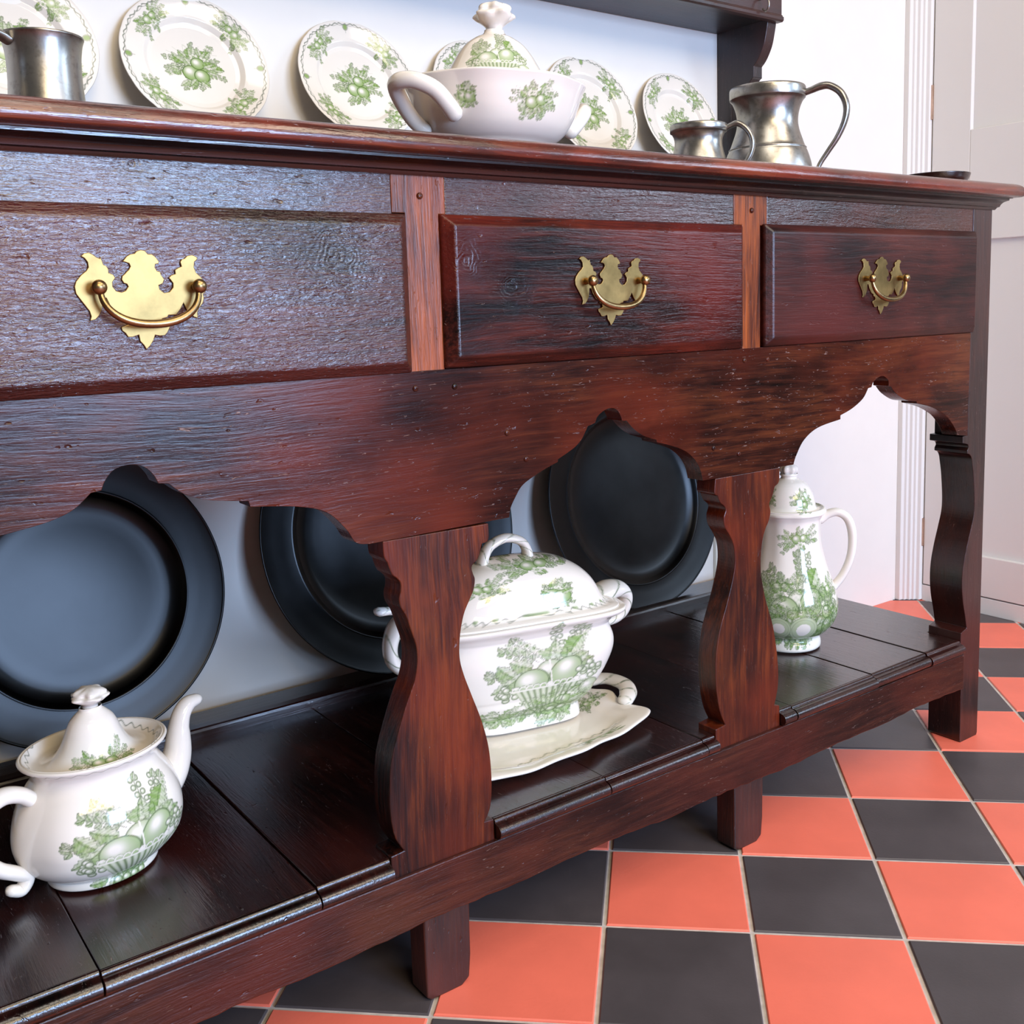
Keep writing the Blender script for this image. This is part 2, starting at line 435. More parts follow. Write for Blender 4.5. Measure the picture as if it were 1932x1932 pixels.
# ------------------------------------------------------------------ room
TH, TX, TY, TP = 0.02362, -0.00487, -0.01756, 0.158
def tile_xy(i, j):
    X = (i + j) / 2 ** .5 * TP; Y = (j - i) / 2 ** .5 * TP
    return (math.cos(TH) * X - math.sin(TH) * Y + TX, math.sin(TH) * X + math.cos(TH) * Y + TY)
def tile_ij(x, y):
    x -= TX; y -= TY
    X = (math.cos(TH) * x + math.sin(TH) * y) / TP; Y = (-math.sin(TH) * x + math.cos(TH) * y) / TP
    return ((X - Y) / 2 ** .5, (X + Y) / 2 ** .5)
YW, XR = .505, 1.56
FX0, FX1, FY0 = -2.2, XR + .02, -3.6
v = [(FX0, FY0), (FX1, FY0), (FX1, YW + .02), (FX0, YW + .02)]
me = bpy.data.meshes.new('floor')
me.from_pydata([(x, y, -.0022) for x, y in v] + [(x, y, -.06) for x, y in v], [],
               [(0, 1, 2, 3), (7, 6, 5, 4), (0, 4, 5, 1), (1, 5, 6, 2), (2, 6, 7, 3), (3, 7, 4, 0)])
uv = me.uv_layers.new(name='UVMap')
for lp in me.loops:
    co = me.vertices[lp.vertex_index].co
    uv.data[lp.index].uv = tile_ij(co.x, co.y)
floor = tag(link('floor', me, M['floor']), kind='structure')
def clip(poly, nx, ny, c):
    out = []
    for k in range(len(poly)):
        p, q = poly[k], poly[(k + 1) % len(poly)]
        dp = nx * p[0] + ny * p[1] - c; dq = nx * q[0] + ny * q[1] - c
        if dp <= 0: out.append(p)
        if (dp < 0 < dq) or (dq < 0 < dp):
            t = dp / (dp - dq); out.append((p[0] + (q[0] - p[0]) * t, p[1] + (q[1] - p[1]) * t))
    return out
rnd = random.Random(4)
for i in range(-14, 16):
    for j in range(-10, 18):
        cx, cy = tile_xy(i + .5, j + .5)
        if not (-.85 < cx < XR + .1 and -.62 < cy < YW + .1): continue
        if cx < -.35 and cy > .2: continue
        g = .0155
        P = [tile_xy(i + a, j + b) for a, b in ((g, g), (1 - g, g), (1 - g, 1 - g), (g, 1 - g))]
        P = clip(clip(P, 0, 1, YW), 1, 0, XR - .005)
        if len(P) < 3: continue
        area2 = sum(P[k][0] * P[(k + 1) % len(P)][1] - P[(k + 1) % len(P)][0] * P[k][1] for k in range(len(P)))
        if abs(area2) < 2e-4: continue
        if area2 < 0: P = P[::-1]
        c0 = (sum(p[0] for p in P) / len(P), sum(p[1] for p in P) / len(P))
        dz = rnd.uniform(-.0004, .0003)
        inn = [(c0[0] + (p[0] - c0[0]) * .983, c0[1] + (p[1] - c0[1]) * .983) for p in P]
        n = len(P)
        vv = [(p[0] - c0[0], p[1] - c0[1], dz) for p in inn] + [(p[0] - c0[0], p[1] - c0[1], dz - .0011) for p in P] + [(p[0] - c0[0], p[1] - c0[1], -.006) for p in P]
        ff = [tuple(range(n))] + [(k, n + k, n + (k + 1) % n, (k + 1) % n) for k in range(n)] + [(n + k, 2 * n + k, 2 * n + (k + 1) % n, n + (k + 1) % n) for k in range(n)]
        o = link('tile', mesh_py('tile', vv, ff), M['red'] if (i + j) % 2 == 0 else M['black'], floor)
        o.location = (c0[0], c0[1], 0)

tag(box('wall_back', -2.2, XR + .1, YW, YW + .1, -.05, 2.5, M['wall'], None, 0), kind='structure')
tag(box('wall_right', XR + .045, XR + .12, -.45, YW + .05, -.05, 2.5, M['wall'], None, 0), kind='structure')
tag(prism('trim_1', [(1.519, YW), (1.519, .4935), (1.527, .492), (1.5285, .487), (1.5345, .4865), (1.536, .480), (1.5425, .4795),
                     (1.544, .4745), (1.550, .474), (1.552, .4665), (1.5585, .4655), (1.605, .4655), (1.605, YW)], 0, 2.5, M['gloss'], None, 'XY', .0012), kind='structure')
tag(box('baseboard_right', XR + .001, XR + .045, -.45, .4655, -.002, .0335, M['gloss'], None, .001), kind='structure')
def cupboard_door(name, z0, z1, rails):
    d = tag(empty(name, (XR, .463, z0)), kind='structure')
    y1, y0 = .463, -.22
    L = lambda nm, a, b, c, e, x0=XR, x1=XR + .03, bw=.0015: box(nm, x0 - XR, x1 - XR, a - .463, b - .463, c - z0, e - z0, M['gloss'], d, bw)
    L('stile', y1 - .085, y1, z0, z1); L('stile', y0, y0 + .085, z0, z1)
    L('rail', y0 + .085, y1 - .085, z0, z0 + rails[0]); L('rail', y0 + .085, y1 - .085, z1 - rails[1], z1)
    L('panel', y0 + .08, y1 - .08, z0 + rails[0] - .005, z1 - rails[1] + .005, XR + .010, XR + .026)
    return d
d1 = cupboard_door('door_1', .036, .8625, (.086, .085))
d2 = cupboard_door('door_2', .8665, 2.30, (.132, .09))
def hinge(door, z0, z1):
    zz = door.location.z
    box('hinge', -.0035, .003, -.0005, .0035, z0 - zz, z1 - zz, M['hinge'], door, .0008)
hinge(d1, .122, .184); hinge(d1, .70, .762); hinge(d2, 1.031, 1.101)
# double socket on the wall behind the potboard
so = tag(empty('wall_socket', (1.01, YW, .195)), 'white double wall socket low on the back wall', 'socket')
box('face_plate', -.070, .073, -.008, 0, -.043, .043, M['plastic'], so, .002)
for s in (-.04, .04):
    box('switch', s - .006, s + .006, -.011, -.006, .012, .028, M['plastic'], so, .001)

# ------------------------------------------------------------------ dresser
D = tag(empty('oak_dresser', (0, 0, 0)), 'dark oak dresser base with three drawers and a scalloped apron on the tiled floor', 'dresser')
X0, X1 = -.955, .981            # carcass ends
ZT, ZA = .787, .6135            # underside of moulding, top of apron
ST = [(-.522, -.487), (.0152, .0505), (.4545, .4853)]      # stiles
# frieze rail pieces between the tops of the stiles
fr = [(-.90, -.534), (-.474, .0025), (.0575, .4407), (.4971, .945)]
for a, b in fr:
    box('top_rail', a, b, 0, .024, .752, ZT + .004, M['frieze'], D, .0008)
for (a, b), (c, d) in zip(ST, [(-.534, -.474), (.0025, .0575), (.4407, .4971)]):
    prism('stile', [(a, ZA - .001), (b, ZA - .001), (b, .7535), (d, .7535), (d, ZT + .003), (c, ZT + .003), (c, .7535), (a, .7535)], -.0004, .024, M['stile'], D, 'XZ', .0007)
# apron with its three arches
ap2 = [(.1177, .4645), (.1193, .4727), (.1241, .4811), (.1339, .4935), (.1480, .5010), (.1631, .507), (.1799, .5125, 1), (.1799, .5150, 1), (.2011, .5245), (.2120, .5330), (.2200, .5450, 1), (.2300, .5475, 1),
       (.2335, .5540), (.2430, .5595), (.2530, .5611), (.2610, .5580), (.2660, .5500), (.2668, .5466, 1), (.2735, .5460, 1), (.2838, .5361), (.2989, .5270), (.3160, .5215, 1), (.3170, .5185, 1), (.3334, .5140), (.3570, .5058), (.3735, .4946), (.3833, .4812), (.3876, .4676)]
ap3 = [(.5456, .4678), (.5505, .4781), (.5654, .4962), (.5919, .5089), (.6369, .5155, 1), (.6369, .5205, 1), (.6611, .5275), (.6831, .5384), (.6940, .5510, 1), (.7010, .5519, 1),
       (.7064, .5595), (.7235, .5653), (.7371, .5590), (.7385, .5510, 1), (.7440, .5495, 1), (.7560, .5395), (.7793, .5289), (.8030, .5255, 1), (.8040, .5225, 1), (.8412, .5140), (.8757, .4994), (.8980, .4804), (.9052, .4690)]
h1 = [(-.2371, .5572), (-.2260, .5545), (-.2190, .5470), (-.2159, .5402, 1), (-.2082, .5392, 1), (-.1953, .5285), (-.1782, .5220), (-.1539, .5178), (-.1445, .5165, 1), (-.1432, .5115, 1), (-.1026, .5060), (-.0757, .4974), (-.0579, .4797), (-.0489, .4662), (-.0354, .4628)]
ap1 = [(-.4742 - p[0], *p[1:]) for p in h1[:0:-1]] + h1
def ap(p): return smoothline(p, 6)
bot = [(-.905, .4640)] + ap(ap1) + ap(ap2) + ap(ap3)
out = [(X0 + .02, .4640)] + bot + [(.9320, .4655), (.9330, ZA), (X0 + .02, ZA)]
prism('apron', out, -.001, .023, M['apron'], D, 'XZ', .0011)
# wooden pegs in the front
rp = random.Random(3)
for (x, z) in [(.031, .769), (.470, .770), (.018, .598), (.060, .597), (.457, .600), (.497, .599), (.118, .548), (.405, .503), (.447, .492), (.140, .520)]:
    lathe('peg', [(.0001, .0018), (.0022, .0018), (.0030, .0010), (.0031, -.006)], 10, M['apron'], D).matrix_local = Matrix.Translation((x, -.0006, z)) @ Matrix.Rotation(R_(90), 4, 'X')
# legs: fretted flat balusters, solid down to the potboard
l1L = [(-.0221, .4628, 1), (-.0217, .4488), (-.0185, .4425, 1), (-.0145, .4310), (-.0098, .4265), (-.0060, .4212), (-.0062, .4140), (-.0081, .4068), (-.0070, .3985), (-.0022, .3900), (.0026, .3744), (.0075, .3578), (.0078, .3420), (.0040, .3255), (-.0040, .3090), (-.0140, .2850), (-.0241, .2560), (-.0276, .2285), (-.0280, .2026), (-.0243, .1804), (-.0155, .1641, 1), (-.0297, .1630, 1), (-.0300, .1395, 1)]
l1R = [(.0931, .4622, 1), (.0924, .4460), (.0850, .4435, 1), (.0800, .4300), (.0725, .4235), (.0735, .4160), (.0755, .4100), (.0735, .4000), (.0685, .3910), (.0612, .3775), (.0561, .3576), (.0548, .3369), (.0587, .3190), (.0669, .2960), (.0770, .2680), (.0845, .2375), (.0866, .2038), (.0842, .1767), (.0768, .1625, 1), (.0871, .1615, 1), (.0876, .1395, 1)]
l2L = [(.4085, .4672, 1), (.4070, .4508), (.4125, .4468, 1), (.4170, .4380), (.4235, .4330), (.4258, .4280), (.4225, .4194), (.4245, .4080), (.4330, .3960), (.4395, .3832), (.4412, .3640), (.4371, .3440), (.4265, .3150), (.4142, .2850), (.4077, .2520), (.4080, .2200), (.4140, .1880), (.4234, .1680, 1), (.4070, .1665, 1), (.4075, .1395, 1)]
l2R = [(.5205, .4672, 1), (.5195, .4500), (.5120, .4450, 1), (.5075, .4340), (.5020, .4250), (.5042, .4150), (.5010, .4040), (.4940, .3930), (.4885, .3752), (.4870, .3450), (.4950, .3100), (.5090, .2720), (.5175, .2296), (.5190, .1950), (.5120, .1690, 1), (.5215, .1665, 1), (.5220, .1395, 1)]
def leg(Lp, Rp, dx=0.0, y1=.050):
    a = smoothline(Lp, 5); b = smoothline(Rp, 5)
    prism('leg', [(x + dx, z) for x, z in a + b[::-1]], -.0005, y1, M['leg'], D, 'XZ', .0013)
leg(l1L, l1R, 0, .030); leg(l2L, l2R, 0, .028); leg(l1L, l1R, -.539, .030)
# right-hand corner post runs from moulding to floor, its inner side cut in an S
l3 = [(.9325, ZT + .003, 1), (.9325, .4660, 1), (.9200, .4655, 1), (.9200, .4560, 1), (.9330, .4530), (.9365, .4480, 1), (.9330, .4440, 1), (.9330, .4395, 1), (.9400, .4370), (.9450, .4310), (.9480, .4200), (.9515, .4050), (.9550, .3800), (.9563, .3600), (.9543, .3430), (.9460, .3200), (.9370, .2960), (.9300, .2700), (.9285, .2450), (.9320, .2200), (.9390, .1960), (.9440, .1760, 1), (.9290, .1715, 1), (.9285, .1390, 1), (.9330, .1385, 1), (.9330, .0040, 1), (.9350, 0, 1)]
a3 = smoothline(l3, 5) + [(.979, 0), (X1, .004), (X1, ZT + .003)]
prism('corner_post', a3, -.0008, .052, M['post'], D, 'XZ', .0016)
prism('corner_post', [(X0 - (x - X1), z) for x, z in a3][::-1], -.0008, .052, M['post'], D, 'XZ', .0016)
box('end_panel', X1 - .022, X1 - .002, .052, .47, .606, ZT + .003, M['rail_x'], D, .001)
box('end_panel', X0 + .002, X0 + .022, .052, .47, .606, ZT + .003, M['rail_x'], D, .001)
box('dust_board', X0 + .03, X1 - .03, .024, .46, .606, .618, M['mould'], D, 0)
# bottom rail with a worn lower edge
rr = random.Random(8)
xs = np.linspace(X0 + .03, .9335, 150)
lo = []
for x in xs:
    lo.append((float(x), .0855 + .0016 * math.sin(x * 9.) + .0012 * math.sin(x * 31 + 1) + rr.uniform(-.0009, .0009)))
prism('bottom_rail', [(xs[0], .1405)] + lo + [(.9335, .1400)], -.0045, .021, M['rail_x'], D, 'XZ', .0014)
for a, b in ((.0027, .0553), (.4397, .4920), (-.536, -.4835)):
    prism('foot', [(a, .10), (a + .0004, .004), (a + .005, 0), (b - .012, .0), (b - .003, .006), (b - .0006, .03), (b, .10)], .0005, .030, M['foot'], D, 'XZ', .0016)
# potboard planks running front to back, each with its own moulded nose
jx = [X0 + .02, -.70, -.475, -.289, -.104, .075, .235, .386, .546, .716, .8430, .9845]
rb = random.Random(5)
BLK = [(-.5695, -.4505), (-.0305, .0885), (.4060, .5230), (.9282, 1.0), (-1.0, -.9022)]     # leg blocks interrupt the moulded edge
def plank(a, b):
    dz = rb.uniform(-.0012, .0008); dy = rb.uniform(-.0012, .0012)
    a += .0007; b -= .0007
    if b > .94: pl = [(a, .0045), (.9280, .0045), (.9280, .0535), (b, .0535), (b, .392), (a, .392)]
    else: pl = [(a, .0045), (b, .0045), (b, .392), (a, .392)]
    o = prism('shelf_board', pl, .1408, .1598 + dz, M['board'], D, 'XY', .0009)
    segs = [(a, b)]
    for p, q in BLK:
        segs = [t for u, w in segs for t in ((u, min(w, p)), (max(u, q), w)) if t[1] - t[0] > .004]
    nose = [(-.0020 - .0078 * math.cos(t) + dy, .1480 + .0072 * math.sin(t)) for t in np.linspace(-PI / 2, PI / 2, 12)]
    bead = [(.0040 - .0036 * math.cos(t) + dy, .1562 + dz + .0036 * math.sin(t)) for t in np.linspace(0, PI / 2, 6)]
    for u, w in segs:
        auto(prism('shelf_nosing', [(.0044, .1408), (-.001, .1408)] + nose[1:] + bead + [(.0044, .1598 + dz)], u, w, M['board'], D, 'YZ', .0005, 50), 32)
for a, b in zip(jx[:-1], jx[1:]):
    plank(a, b)
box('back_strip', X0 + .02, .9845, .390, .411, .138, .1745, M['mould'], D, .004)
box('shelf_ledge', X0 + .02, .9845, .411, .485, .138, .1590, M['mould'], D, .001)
# top with rounded edge, and the cove moulding under it
def swept(name, prof, x0, x1, m, ret=True):
    """profile (out, z) swept along the front and returned along the right and left ends (mitred)"""
    path = [(x0, .50), (x0, 0), (x1, 0), (x1, .50)]
    rows = []
    for k, (px, py) in enumerate(path):
        ring = []
        for o_, z in prof:
            if k == 0: ring.append((px - o_, py, z))
            elif k == 1: ring.append((px - o_, py - o_, z))
            elif k == 2: ring.append((px + o_, py - o_, z))
            else: ring.append((px + o_, py, z))
        rows.append(ring)
    n = len(prof)
    v = [p for r in rows for p in r]
    f = []
    for k in range(3):
        for i in range(n - 1):
            f.append((k * n + i, (k + 1) * n + i, (k + 1) * n + i + 1, k * n + i + 1))
    f.append(tuple(range(n))); f.append(tuple(range(4 * n - 1, 3 * n - 1, -1)))
    f.append((0, n, 2 * n, 3 * n)); f.append((n - 1, 2 * n - 1, 3 * n - 1, 4 * n - 1)[::-1])
    o = link(name, fixn(mesh_py(name, v, f)), m, D)
    return auto(o, 40)
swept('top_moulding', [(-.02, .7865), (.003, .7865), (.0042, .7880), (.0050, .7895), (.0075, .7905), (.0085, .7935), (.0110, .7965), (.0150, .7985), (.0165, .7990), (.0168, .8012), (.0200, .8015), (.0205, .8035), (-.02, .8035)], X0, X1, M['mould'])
arc = smoothline([(.0255, .8025), (.0305, .8040), (.0326, .8080), (.0322, .8120), (.0300, .8165), (.0255, .8200), (.0190, .8218), (.0110, .8226)], 4)
swept('table_top', [(-.02, .8025)] + arc + [(-.02, .8226)], X0, X1, M['top'])
box('top_board', X0 + .018, X1 - .018, .018, .5045, .8015, .8222, M['top'], D, 0)

# drawers
HP = [(-44.9,22.6),(-42.6,24.7),(-39.3,25.2),(-36.4,23.8),(-34.1,21.9),(-32.0,21.0),(-31.3,22.3),(-30.5,19.7),(-29.6,16.5),(-27.8,15.8),(-26.5,13.4),(-26.4,10.5),(-23.4,9.5),(-22.0,7.0),(-24.3,3.8),(-24.4,0.6),(-22.2,-2.6),(-18.5,-3.6),(-15.5,-2.4),(-13.4,0.5),(-14.2,2.4),(-16.4,3.1),(-17.8,5.7),(-17.2,8.2),(-14.9,10.1),(-13.8,11.4),(-12.2,12.7),(-10.7,15.3),(-11.5,17.5),(-14.2,18.5),(-16.1,18.8),(-13.0,22.6),(-10.3,24.2),(-7.1,24.8),(-5.4,26.5),(-2.4,27.5),(0.7,26.9),(2.8,24.3),(5.7,24.4),(8.4,22.1),(10.8,18.5),(9.7,17.2),(7.7,16.9),(7.2,14.6),(8.6,12.0),(10.9,11.3),(11.4,9.0),(13.6,5.7),(12.2,2.5),(9.1,1.2),(9.6,-1.8),(12.7,-4.4),(16.7,-3.8),(19.6,-0.6),(19.8,2.7),(18.0,5.4),(16.8,6.7),(18.9,8.7),(22.0,9.7),(21.9,12.6),(24.7,14.3),(27.1,15.3),(26.3,18.6),(27.8,20.9),(29.9,21.2),(32.0,23.3),(36.1,24.0),(39.4,22.6),(40.0,20.9),(37.4,18.6),(36.8,14.6),(38.2,10.6),(41.8,7.2),(44.6,3.2),(45.3,-0.9),(44.4,-4.2),(42.5,-5.9),(43.0,-8.9),(41.7,-13.0),(38.7,-16.3),(37.1,-19.6),(37.1,-24.3),(34.1,-23.2),(30.9,-20.4),(28.7,-17.4),(26.7,-12.6),(24.4,-16.6),(20.7,-21.2),(14.7,-21.3),(13.9,-23.0),(9.9,-23.8),(10.2,-28.2),(15.4,-30.0),(13.1,-34.2),(10.9,-36.5),(7.0,-36.7),(3.7,-35.9),(2.1,-39.8),(-0.4,-43.6),(-3.6,-46.5),(-5.3,-43.1),(-7.9,-40.0),(-8.5,-35.4),(-13.1,-36.8),(-16.3,-36.7),(-18.0,-33.7),(-20.3,-31.7),(-20.8,-29.1),(-14.9,-27.3),(-15.3,-23.7),(-18.4,-23.0),(-18.5,-20.7),(-23.1,-18.7),(-27.6,-12.8),(-29.7,-7.6),(-32.2,-7.6),(-33.1,-15.9),(-35.6,-20.3),(-38.3,-23.1),(-42.3,-23.9),(-41.2,-20.7),(-42.1,-16.9),(-44.2,-13.7),(-48.0,-7.9),(-50.4,-4.1),(-51.0,0.9),(-49.7,4.6),(-46.0,9.0),(-42.2,12.1),(-40.4,14.6),(-40.7,18.4),(-42.6,21.2)]
def drawer(a, b, z0, z1, m, hx, hz, hs, bez=.010, lift=.012, dup=None, tilt=0.0):
    n = [(a, 0, z0), (b, 0, z0), (b, 0, z1), (a, 0, z1)]
    k = .0035
    r1 = [(x, -k, z) for x, _, z in n]
    e = bez
    r2 = [(a + e, -lift, z0 + e), (b - e, -lift, z0 + e), (b - e, -lift, z1 - e), (a + e, -lift, z1 - e)]
    back = [(a + .008, .35, z0 + .006), (b - .008, .35, z0 + .006), (b - .008, .35, z1 - .006), (a + .008, .35, z1 - .006)]
    nn = [(x, .001, z) for x, _, z in n]
    v = r2 + r1 + nn + back
    f = [(0, 1, 2, 3), (15, 14, 13, 12)]
    for base in (0, 4, 8):
        for i in range(4):
            f.append((base + i, base + 4 + i, base + 4 + (i + 1) % 4, base + (i + 1) % 4))
    o = link('drawer', fixn(mesh_py('drawer', v, f)), m, D)
    bevel(o, .0018, 3, 20)
    y = -lift
    if not hs: return o
    pts = [(hx + p[0] * .001 * hs, hz + p[1] * .001 * hs) for p in HP]
    prism('handle_plate', pts, y - .0019, y - .0003, M['brass'], o, 'XZ', .0005, 20)
    px = .0365 * hs
    for s in (-1, 1):
        pr = [(.0001, .0150), (.0028, .0148), (.0048, .0132), (.0056, .0108), (.0052, .0086), (.0036, .0070), (.0030, .0062), (.0031, .0030), (.0033, .0022), (.0034, .0005)]
        q = lathe('handle_post', pr, 20, M['bronze'], o)
        q.matrix_local = Matrix.Translation((hx + s * px, y - .0015, hz)) @ Matrix.Rotation(R_(90), 4, 'X')
    path = []; rad = []
    for t in np.linspace(0, 1, 17):
        ang = PI + t * PI
        sx = math.cos(ang); sz = math.sin(ang)
        sx = math.copysign(abs(sx) ** .92, sx); sz = -abs(sz) ** .82
        out_ = y - .0105 - .0055 * abs(sz)
        path.append((hx + sx * px * .985 * (1 if abs(sx) > .4 else 1), out_, hz + sz * .0275 * hs))
        rad.append(.0020 + .0012 * abs(sz))
    tube('handle_bail', path, rad, M['bronze'], o, 12, None, True, 2)
    return o
drawer(-.482, .0146, .6125, .7527, M['drawer_a'], -.2172, .6911, 1.0)
drawer(.0500, .4520, .6140, .7537, M['drawer_b'], .2464, .6920, .965)
drawer(.4885, .9366, .6140, .7555, M['drawer_c'], .7050, .6915, .985, .009, .0105)
drawer(-.895, -.527, .6125, .7527, M['drawer_c'], -.71, .6915, .98)

# ------------------------------------------------------------------ plate rack standing on the dresser top
K = tag(empty('plate_rack', (0, 0, .8222)), 'dark oak open rack with a shelf, standing on the dresser against the wall', 'rack')
K0 = .8222
def kb(*a, **k):
    o = box(*a, **k); o.location = (0, 0, -K0); return o
kx1 = .978
side = [(.5040, .8225), (.5040, 1.55), (.395, 1.55), (.3905, 1.128), (.3925, 1.118), (.3985, 1.095), (.4100, 1.075), (.4210, 1.0645, 1), (.4210, 1.0460, 1), (.4270, 1.0420), (.4370, 1.028), (.4450, 1.000), (.4480, .965), (.4500, .93), (.4500, .86), (.4400, .8225)]
sd = smoothline([(p[0], p[1], 1) if (k < 4 or len(p) > 2 or k > 13) else p for k, p in enumerate(side)], 5)
o = prism('side_board', sd, kx1 - .022, kx1, M['rackz'], K, 'YZ', .0012); o.location = (0, 0, -K0)
o = prism('side_board', sd, X0, X0 + .022, M['rackz'], K, 'YZ', .0012); o.location = (0, 0, -K0)
kb('shelf', X0 + .022, kx1 - .022, .383, .504, 1.134, 1.152, M['rack'], K)
pf = [(.392, 1.1300), (.380, 1.1300), (.3772, 1.1325), (.3772, 1.1375), (.3790, 1.1385), (.3800, 1.1410), (.3820, 1.1420), (.3820, 1.215), (.392, 1.215)]
o = prism('shelf_front', pf, X0 - .001, kx1 + .004, M['rack'], K, 'YZ', .0006); o.location = (0, 0, -K0)
kb('step', X0 + .022, kx1 - .022, .404, .5035, .8225, .8868, M['rack'], K)
for hx in (.925, .62, .30, -.02):
    t = tube('cup_hook', [(hx, .380, 1.158), (hx, .370, 1.158), (hx, .362, 1.152), (hx, .362, 1.142), (hx, .368, 1.137), (hx, .374, 1.142)], .0016, M['pewter'], K, 8); t.location = (0, 0, -K0)
#@@PART2
# ------------------------------------------------------------------ transfer print motifs (drawn as per-vertex ink)
class Ink:
    """square canvas over [-1,1]^2; tone = green wash, line = dark engraving"""
    def __init__(s, n=420):
        s.n = n; s.tone = np.zeros((n, n)); s.line = np.zeros((n, n))
        g = (np.arange(n) + .5) / n * 2 - 1
        s.X, s.Y = np.meshgrid(g, g)
    def win(s, x, y, r):
        k = lambda t: int(np.clip((t + 1) / 2 * s.n, 0, s.n))
        return (slice(k(y - r), k(y + r) + 1), slice(k(x - r), k(x + r) + 1))
    def put(s, w, m, tone, line):
        s.tone[w] = s.tone[w] * (1 - m) + tone * m
        s.line[w] = s.line[w] * (1 - m) + line * m
    def leaf(s, x, y, L, wd, a, tone=.7, ser=.16, fr=34, dark=.85, lw=.014):
        w = s.win(x + math.cos(a) * L / 2, y + math.sin(a) * L / 2, L * .75 + wd)
        if s.X[w].size == 0: return
        u = ((s.X[w] - x) * math.cos(a) + (s.Y[w] - y) * math.sin(a)) / L
        v = (-(s.X[w] - x) * math.sin(a) + (s.Y[w] - y) * math.cos(a))
        uc = np.clip(u, 0, 1)
        h = wd * np.sin(PI * uc ** .8) ** .85 * (1 + ser * np.sin(uc * fr))
        d = h - np.abs(v - wd * .25 * np.sin(u * 3))
        ok = (u > 0) & (u < 1)
        m = np.clip(d / .008, 0, 1) * ok
        edge = np.clip(1 - np.abs(d) / lw, 0, 1) * ok
        vein = np.clip(1 - np.abs(v - wd * .25 * np.sin(u * 3)) / (lw * .7), 0, 1) * ok
        side = np.clip(1 - np.abs(((u * 7 + np.abs(v) * 14) % 1) - .5) / .22, 0, 1) * .35 * (d > lw)
        sh = tone * (.55 + .45 * (v > 0)) + .1 * np.sin(u * 20)
        s.put(w, np.maximum(m, edge), np.clip(sh, 0, 1), np.clip(edge * dark + vein * .7 + side, 0, 1) * .9)
    def disc(s, x, y, r, tone=.75, ry=None, a=0, hl=(-.25, .25), lw=.016, dark=.85, core=.42):
        ry = ry or r; w = s.win(x, y, max(r, ry) * 1.15)
        if s.X[w].size == 0: return
        u = ((s.X[w] - x) * math.cos(a) + (s.Y[w] - y) * math.sin(a)) / r
        v = (-(s.X[w] - x) * math.sin(a) + (s.Y[w] - y) * math.cos(a)) / ry
        q = np.hypot(u, v); d = (1 - q) * min(r, ry)
        m = np.clip(d / .008 + .5, 0, 1); e = np.clip(1 - np.abs(d) / lw, 0, 1)
        h = np.exp(-((u - hl[0]) ** 2 + (v - hl[1]) ** 2) / core ** 2 * 1.2)
        t = np.clip(tone * (.72 + .4 * q) * (1 - np.clip(h * 1.3, 0, 1)), 0, 1)
        s.put(w, np.maximum(m, e), t, e * dark)
    def flower(s, x, y, r, n=5, tone=.25, ph=0.0):
        w = s.win(x, y, r * 1.2)
        if s.X[w].size == 0: return
        dx = s.X[w] - x; dy = s.Y[w] - y; q = np.hypot(dx, dy); th = np.arctan2(dy, dx) + ph
        R = r * (.50 + .5 * np.abs(np.cos(n * th / 2)) ** .7)
        d = R - q; m = np.clip(d / .008, 0, 1); e = np.clip(1 - np.abs(d) / .011, 0, 1)
        ray = np.clip(1 - np.abs(np.sin(n * th / 2 + PI / 2)) / .16, 0, 1) * (q > r * .2) * .4
        s.put(w, np.maximum(m, e), np.clip(tone + .5 * np.clip(1 - q / r * 1.6, 0, 1), 0, 1), np.clip(e * .7 + ray * m, 0, 1))
        s.disc(x, y, r * .24, .7, hl=(9, 9), lw=.010)
    def stroke(s, pts, lw=.010, tone=.35, line=.6):
        pts = [np.array(p) for p in pts]
        for p, q in zip(pts[:-1], pts[1:]):
            c = (p + q) / 2; L = np.linalg.norm(q - p)
            w = s.win(c[0], c[1], L / 2 + lw * 2)
            if s.X[w].size == 0: continue
            d = q - p; t = np.clip(((s.X[w] - p[0]) * d[0] + (s.Y[w] - p[1]) * d[1]) / (L * L + 1e-9), 0, 1)
            dist = np.hypot(s.X[w] - p[0] - t * d[0], s.Y[w] - p[1] - t * d[1])
            m = np.clip((lw - dist) / .006, 0, 1)
            s.put(w, m, tone, line)
    def curve(s, p, q, bend, **k):
        p = np.array(p); q = np.array(q); nrm = np.array([-(q - p)[1], (q - p)[0]])
        s.stroke([p + (q - p) * t + nrm * bend * 4 * t * (1 - t) for t in np.linspace(0, 1, 9)], **k)
    def berries(s, x, y, r, n, rg, sq=1.0):
        for _ in range(n):
            a = rg.uniform(0, 2 * PI); q = rg.uniform(0, 1) ** .5
            s.disc(x + math.cos(a) * q * r, y + math.sin(a) * q * r * sq, r * .30, .55, core=.5)
    def sprig(s, x, y, a, L, rg, n=5, size=.07, kind=0):
        bx, by = x, y; px, py = x, y
        for k in range(n):
            t = (k + 1) / n; aa = a + .5 * math.sin(t * 2.2)
            nx, ny = px + math.cos(aa) * L / n, py + math.sin(aa) * L / n
            s.curve((px, py), (nx, ny), .05, lw=.008)
            for sg in (-1, 1):
                if kind == 0: s.leaf(nx, ny, size * rg.uniform(.8, 1.3), size * .34, aa + sg * rg.uniform(.6, 1.1), rg.uniform(.5, .8), .08, 20)
                elif kind == 1: s.flower(nx + math.cos(aa + sg) * size * .6, ny + math.sin(aa + sg) * size * .6, size * .5, 5, .35, rg.uniform(0, 1))
                else: s.disc(nx + math.cos(aa + sg) * size * .5, ny + math.sin(aa + sg) * size * .5, size * .33, .5)
            px, py = nx, ny
        s.leaf(px, py, size * 1.2, size * .35, a, .6, .1, 20)
